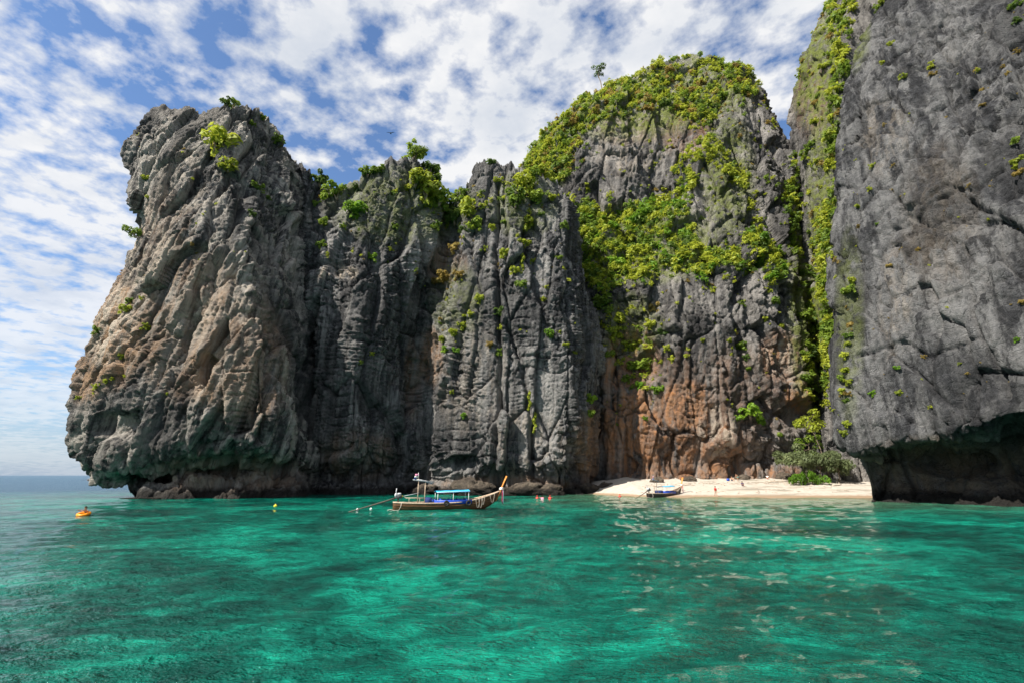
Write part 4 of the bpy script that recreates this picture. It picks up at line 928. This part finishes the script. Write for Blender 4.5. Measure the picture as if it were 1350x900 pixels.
    MB().tube([(-4.0, .12, 3.42), (-1.8, .12, 3.02)], .04, 6).build('spar', M_steel, root)
    for y in (-.6, .6): MB().tube([(-5.0, y, 1.32), (-2.3, y, 1.28)], .025, 6).build('handrail', M_rail, root)
    for x in (-4.6, -3.4, -2.4): MB().tube([(x, -.6, .5), (x, -.6, 1.32)], .03, 6).build('handrail_post', M_rail, root)
    def hang(x0, x1_, zd, y0=None):
        t0, t1 = (x0+LEN/2)/LEN, (x1_+LEN/2)/LEN; pts = []
        for i in range(11):
            u = i/10; t = t0+(t1-t0)*u; pts.append((-LEN/2+LEN*t, -hb(t)-.07, sheer(t)-zd*math.sin(math.pi*u)))
        MB().tube(pts, .018, 6).build('rope', M_rope, root)
    hang(3.1, 3.6, .95); hang(3.45, 3.95, 1.05); hang(3.8, 4.2, .8); hang(4.9, 5.5, .95)
    r_ = MB().tube([(-5.4, -.55, .85), (-5.5, -.8, .4), (-5.7, -.85, .05), (-6.2, -.7, .02), (-6.6, -.5, .12), (-6.9, -.3, .03), (-6.4, -.1, .1)], .03, 6).build('rope', M_rope, root)
    return root
def sea_at(px, py):
    dx, dz = (px-675)/FPX, (450-py)/FPX; t = -CAMZ/(sp+dz*cp); return Vector((dx*t, t*(cp-dz*sp), 0))
A, B = sea_at(524, 672), sea_at(653, 669.0)
mid_ = (A+B)/2; rz_ = math.atan2(B.y-A.y, B.x-A.x)
longtail('varnished longtail boat with turquoise canopy and orange bow post moored off the ridge', mid_, min(rz_, .30), 0.02, M_hull, M_tarp).scale = (.95, .95, .95)
b2 = longtail('dark longtail boat beached bow first at the edge of the sand', Vector((26.7, 93.0, -.05)), R(40), 0, M_hull3, M_tarp, False); b2.scale = (.82, .82, .88)
b3 = longtail('dark distant boat on the open sea beyond the tower overhang', sea_at(127, 633.2), R(12), 0, M_hull3, M_navy, False); b3.scale = (.85, .85, .85)
M_bow = MB().tube([(29.6, 95.9, 1.6), (30.5, 97.2, .9), (31.8, 99.0, .95)], .03, 6).build('mooring_line', M_rope); tag(M_bow, 'slack mooring line from the beached boat to the sand', 'rope')

# ------------------------------------------------------------------ people
def skin_mesh(name, verts, edges, radii, mat, parent, root_i=0, lv=1):
    me = bpy.data.meshes.new('tmp'); me.from_pydata(verts, edges, []); o = bpy.data.objects.new('tmp', me); C.objects.link(o)
    md = o.modifiers.new('Skin', 'SKIN'); md.use_smooth_shade = True
    sv = me.skin_vertices[0].data
    for i, r_ in enumerate(radii): sv[i].radius = (r_, r_) if not isinstance(r_, tuple) else r_
    for i in range(len(verts)): sv[i].use_root = (i == root_i)
    o.modifiers.new('Sub', 'SUBSURF').levels = lv
    dg = bpy.context.evaluated_depsgraph_get(); m2 = bpy.data.meshes.new_from_object(o.evaluated_get(dg)); m2.name = name
    bpy.data.objects.remove(o); bpy.data.meshes.remove(me)
    m2.materials.clear(); m2.materials.append(mat)
    p_ = bpy.data.objects.new(name, m2); C.objects.link(p_); p_.parent = parent; return p_
M_skin = [plain('tan_skin', (.42, .24, .15), .6, .08, 6), plain('brown_skin', (.24, .13, .08), .6, .08, 6)]
M_hair = [plain('dark_hair', (.025, .018, .014), .7, .3, 20), plain('brown_hair', (.12, .07, .04), .7, .3, 20)]
STAND = dict(pel=(0, 0, .94), spi=(0, .01, 1.12), che=(0, 0, 1.32), nec=(0, 0, 1.47), hea=(0, .02, 1.62),
  shL=(-.17, 0, 1.40), elL=(-.22, .02, 1.12), wrL=(-.22, .10, .88), shR=(.17, 0, 1.40), elR=(.23, -.02, 1.13), wrR=(.22, .06, .88),
  hiL=(-.10, 0, .90), knL=(-.10, .16, .50), anL=(-.10, .10, .08), toL=(-.11, .26, .03), hiR=(.10, 0, .90), knR=(.10, -.04, .48), anR=(.10, -.24, .12), toR=(.10, -.14, .02))
def pose(**kw): d = dict(STAND); d.update(kw); return d
SIT = pose(pel=(0, 0, .13), spi=(0, -.05, .30), che=(0, -.07, .50), nec=(0, -.04, .65), hea=(0, 0, .80), shL=(-.17, -.06, .58), elL=(-.27, .12, .42), wrL=(-.18, .34, .46), shR=(.17, -.06, .58), elR=(.27, .12, .42), wrR=(.18, .34, .46),
  hiL=(-.10, .04, .13), knL=(-.13, .44, .45), anL=(-.12, .68, .08), toL=(-.13, .84, .04), hiR=(.10, .04, .13), knR=(.13, .44, .45), anR=(.12, .68, .08), toR=(.13, .84, .04))
BEND = pose(spi=(0, .12, 1.09), che=(0, .30, 1.22), nec=(0, .42, 1.28), hea=(0, .55, 1.34), shL=(-.17, .36, 1.22), elL=(-.2, .42, .95), wrL=(-.17, .50, .72), shR=(.17, .36, 1.22), elR=(.2, .42, .95), wrR=(.17, .5, .72), knR=(.10, .05, .5), anR=(.10, 0, .08), toR=(.10, .16, .03), knL=(-.1, .06, .5), anL=(-.1, .02, .08), toL=(-.1, .18, .03))
SWIM = pose(pel=(0, -.35, -.45), spi=(0, -.22, -.30), che=(0, -.08, -.12), nec=(0, .02, .02), hea=(0, .07, .17), shL=(-.17, -.02, -.06), elL=(-.32, .2, -.08), wrL=(-.28, .44, -.02), shR=(.17, -.02, -.06), elR=(.32, .2, -.08), wrR=(.28, .44, -.02),
  hiL=(-.1, -.38, -.5), knL=(-.12, -.6, -.8), anL=(-.12, -.95, -.95), toL=(-.12, -1.1, -1.0), hiR=(.1, -.38, -.5), knR=(.12, -.55, -.85), anR=(.12, -.85, -1.1), toR=(.12, -1.0, -1.15))
def person(label, loc, rz, P, top=None, bottom=None, hair=0, skin=0, cap=None):
    root = empty('person', loc, (0, 0, rz)); V = []; E = []; Rd = []; ix = {}
    def v(k, p, r_): ix[k] = len(V); V.append(tuple(p)); Rd.append(r_); return ix[k]
    def e(a, b): E.append((ix[a], ix[b]))
    rad = dict(pel=(.15, .11), spi=(.13, .10), che=(.16, .11), nec=.055, hea=(.078, .095), shL=.065, shR=.065, elL=.045, elR=.045, wrL=.030, wrR=.030, hiL=.085, hiR=.085, knL=.058, knR=.058, anL=.040, anR=.040, toL=.030, toR=.030)
    for k in rad: v(k, P[k], rad[k])
    hd = Vector(P['hea'])+(Vector(P['hea'])-Vector(P['nec'])).normalized()*.10; v('top', hd, (.06, .07)); e('hea', 'top')
    for a, b in (('pel', 'spi'), ('spi', 'che'), ('che', 'nec'), ('nec', 'hea')): e(a, b)
    for s_ in 'LR':
        for a, b in (('che', 'sh'+s_), ('pel', 'hi'+s_)): e(a, b)
        for a, b in (('sh', 'el'), ('el', 'wr'), ('hi', 'kn'), ('kn', 'an'), ('an', 'to')): e(a+s_, b+s_)
        wv = Vector(P['wr'+s_]); dv = (wv-Vector(P['el'+s_])).normalized(); pl = wv+dv*.08; v('pa'+s_, pl, .030); e('wr'+s_, 'pa'+s_)
        sd_ = dv.cross(Vector((1, 0, 0.2))).normalized()
        for q, (off, ln) in enumerate(((-.030, .070), (-.010, .080), (.010, .076), (.030, .060))):
            b0 = pl+dv*.035+sd_*off; v('f%d%s' % (q, s_), b0, .009); e('pa'+s_, 'f%d%s' % (q, s_)); v('g%d%s' % (q, s_), b0+dv*ln+Vector((0, 0, -.012)), .008); e('f%d%s' % (q, s_), 'g%d%s' % (q, s_))
        v('th'+s_, wv+dv*.05+sd_*-.05, .010); e('wr'+s_, 'th'+s_); v('tt'+s_, wv+dv*.09+sd_*-.062, .008); e('th'+s_, 'tt'+s_)
    body = skin_mesh('body', V, E, Rd, M_skin[skin], root)
    h_ = Vector(P['hea']); hm = MB(); hm.ball(h_+Vector((0, -.025, .075)), (.098, .115, .095), 12, 8); hm.ball(h_+Vector((0, -.07, .0)), (.085, .06, .10), 10, 7); hm.build('hair' if cap is None else 'cap', M_hair[hair] if cap is None else cap, root)
    fc = MB(); fc.ball(h_+Vector((0, .105, .03)), (.016, .026, .024), 8, 6)
    for x in (-.09, .09): fc.ball(h_+Vector((x, 0, .035)), (.014, .026, .034), 8, 6)
    fc.build('nose_and_ears', M_skin[skin], body)
    ey = MB()
    for x in (-.032, .032): ey.ball(h_+Vector((x, .092, .055)), (.013, .010, .009), 8, 6)
    ey.build('eyes', M_hair[0], body)
    def sub(keys, edges, grow, mat, name, cut={}):
        VV = [tuple(cut.get(k, P.get(k))) if cut.get(k) is not None else tuple(P[k]) for k in keys]
        rr = [tuple(q+grow for q in rad[k]) if isinstance(rad[k], tuple) else rad[k]+grow for k in keys]
        skin_mesh(name, VV, [(keys.index(a), keys.index(b)) for a, b in edges], rr, mat, root)
    if top: sub(['pel', 'spi', 'che', 'shL', 'shR', 'elL', 'elR'], [('pel', 'spi'), ('spi', 'che'), ('che', 'shL'), ('che', 'shR'), ('shL', 'elL'), ('shR', 'elR')], .022, top, 'shirt', {k: tuple(Vector(P['sh'+k[2]]).lerp(Vector(P[k]), .6)) for k in ('elL', 'elR')})
    if bottom: sub(['pel', 'spi', 'hiL', 'hiR', 'knL', 'knR'], [('pel', 'spi'), ('pel', 'hiL'), ('pel', 'hiR'), ('hiL', 'knL'), ('hiR', 'knR')], .018, bottom, 'shorts', {**{k: tuple(Vector(P['hi'+k[2]]).lerp(Vector(P[k]), .75)) for k in ('knL', 'knR')}, 'spi': tuple(Vector(P['pel']).lerp(Vector(P['spi']), .5))})
    return tag(root, label, 'person')
def bpos(px, py):
    for Y in np.arange(88, 116, .1):
        x, _, z = at(px, py, Y)
        if z <= float(beach_z(x, Y)): return Vector((x, Y, float(beach_z(x, Y))))
    return Vector(at(px, py, 110))
M_sand_cloth = plain('sand_cloth', (.45, .36, .26), .8, .15, 6); M_teal = plain('teal_cloth', (.05, .42, .38), .8, .15, 6)
person('person in red shirt walking along the water edge', bpos(944, 654.5), R(200), STAND, M_red, M_sand_cloth)
person('person in teal shorts bending over by the cliff foot', bpos(973, 633.5), R(120), BEND, None, M_teal)
person('person in dark blue sitting alone in the middle of the sand', bpos(979, 640.5), R(170), SIT, M_navy, M_navy, 0, 1)
person('tanned person sitting beside the blue bag under the cliff', bpos(965, 633.5), R(190), SIT, None, M_navy, 1)
person('person in white top and red shorts sitting beside the driftwood', bpos(1012, 631), R(150), SIT, M_white, M_red)
bag = MB(); bag.box((0, 0, .25), (.55, .35, .5), 0, .12); bag = bag.build('bag', M_blue); bag.location = bpos(960, 633.5)
st_ = MB().tube([(-.15, 0, .48), (-.1, 0, .62), (.1, 0, .62), (.15, 0, .48)], .025, 6).build('strap', M_navy, bag); tag(bag, 'blue bag standing on the sand under the cliff', 'bag')
for (px, py, mt, lab) in [(708, 656, M_red, 'swimmer in red vest looking towards the ridge cliff'), (715, 656.3, M_pink, 'swimmer in pink vest between two red vests'), (725, 656, M_red, 'swimmer in red vest farthest from the moored longtail bow'), (817, 654, M_red, 'lone swimmer in red vest off the tip of the beach')]:
    person(lab, sea_at(px, py)+Vector((0, 0, .12)), R(rs.uniform(-60, 60)), SWIM, mt, M_navy, cap=mt if px != 715 else None)
c_ = sea_at(110, 679)
ring = MB(); ring.torus((0, 0, .06), .42, .14, 36, 12); ring = ring.build('swim_ring', M_orange); ring.location = c_+Vector((0, 0, .08)); ring.rotation_euler = (R(14), 0, 0); tag(ring, 'orange inflatable swim ring floating off the sea tower', 'swim ring')
person('dark-haired swimmer holding on to the orange swim ring', c_+Vector((0, .15, .50)), R(180), SWIM, None, M_navy)
def buoy(px, py, mat, r_, lab):
    q = sea_at(px, py); o = MB(); o.ball((0, 0, .06), (r_, r_, r_*.8), 14, 9); o.tube([(0, 0, r_*.7), (0, 0, r_*1.5)], r_*.22, 8); o = o.build('buoy', mat); o.location = q
    l = MB(); l.torus((0, 0, r_*1.55), r_*.2, r_*.06, 12, 6); l.build('mooring_eye', M_steel, o); tag(o, lab, 'buoy')
buoy(363, 667, M_yellow, .2, 'small yellow buoy floating off the sea tower'); buoy(471, 672, M_white, .15, 'white float at the tip of the boat propeller shaft'); buoy(489, 671, M_white, .14, 'white float between the propeller shaft and the boat stern')
bd = empty('bird', at(515, 176, 100)); m_ = MB(); m_.ball((0, 0, 0), (.13, .34, .11), 10, 7); m_.ball((0, .36, .04), (.07, .1, .07)); m_.build('body', M_iron, bd)
for s_ in (-1, 1): MB().add([(s_*.08, .15, .03), (s_*.5, .12, .25), (s_*1.0, -.05, .12), (s_*.5, -.12, .22), (s_*.08, -.14, .03), (s_*.3, 0, .2)], [(0, 1, 5), (1, 2, 5), (2, 3, 5), (3, 4, 5), (4, 0, 5)]).build('wing', M_iron, bd)
tag(bd, 'dark bird soaring above the fissured ridge', 'bird')
print('all', round(time.time()-T0, 1))
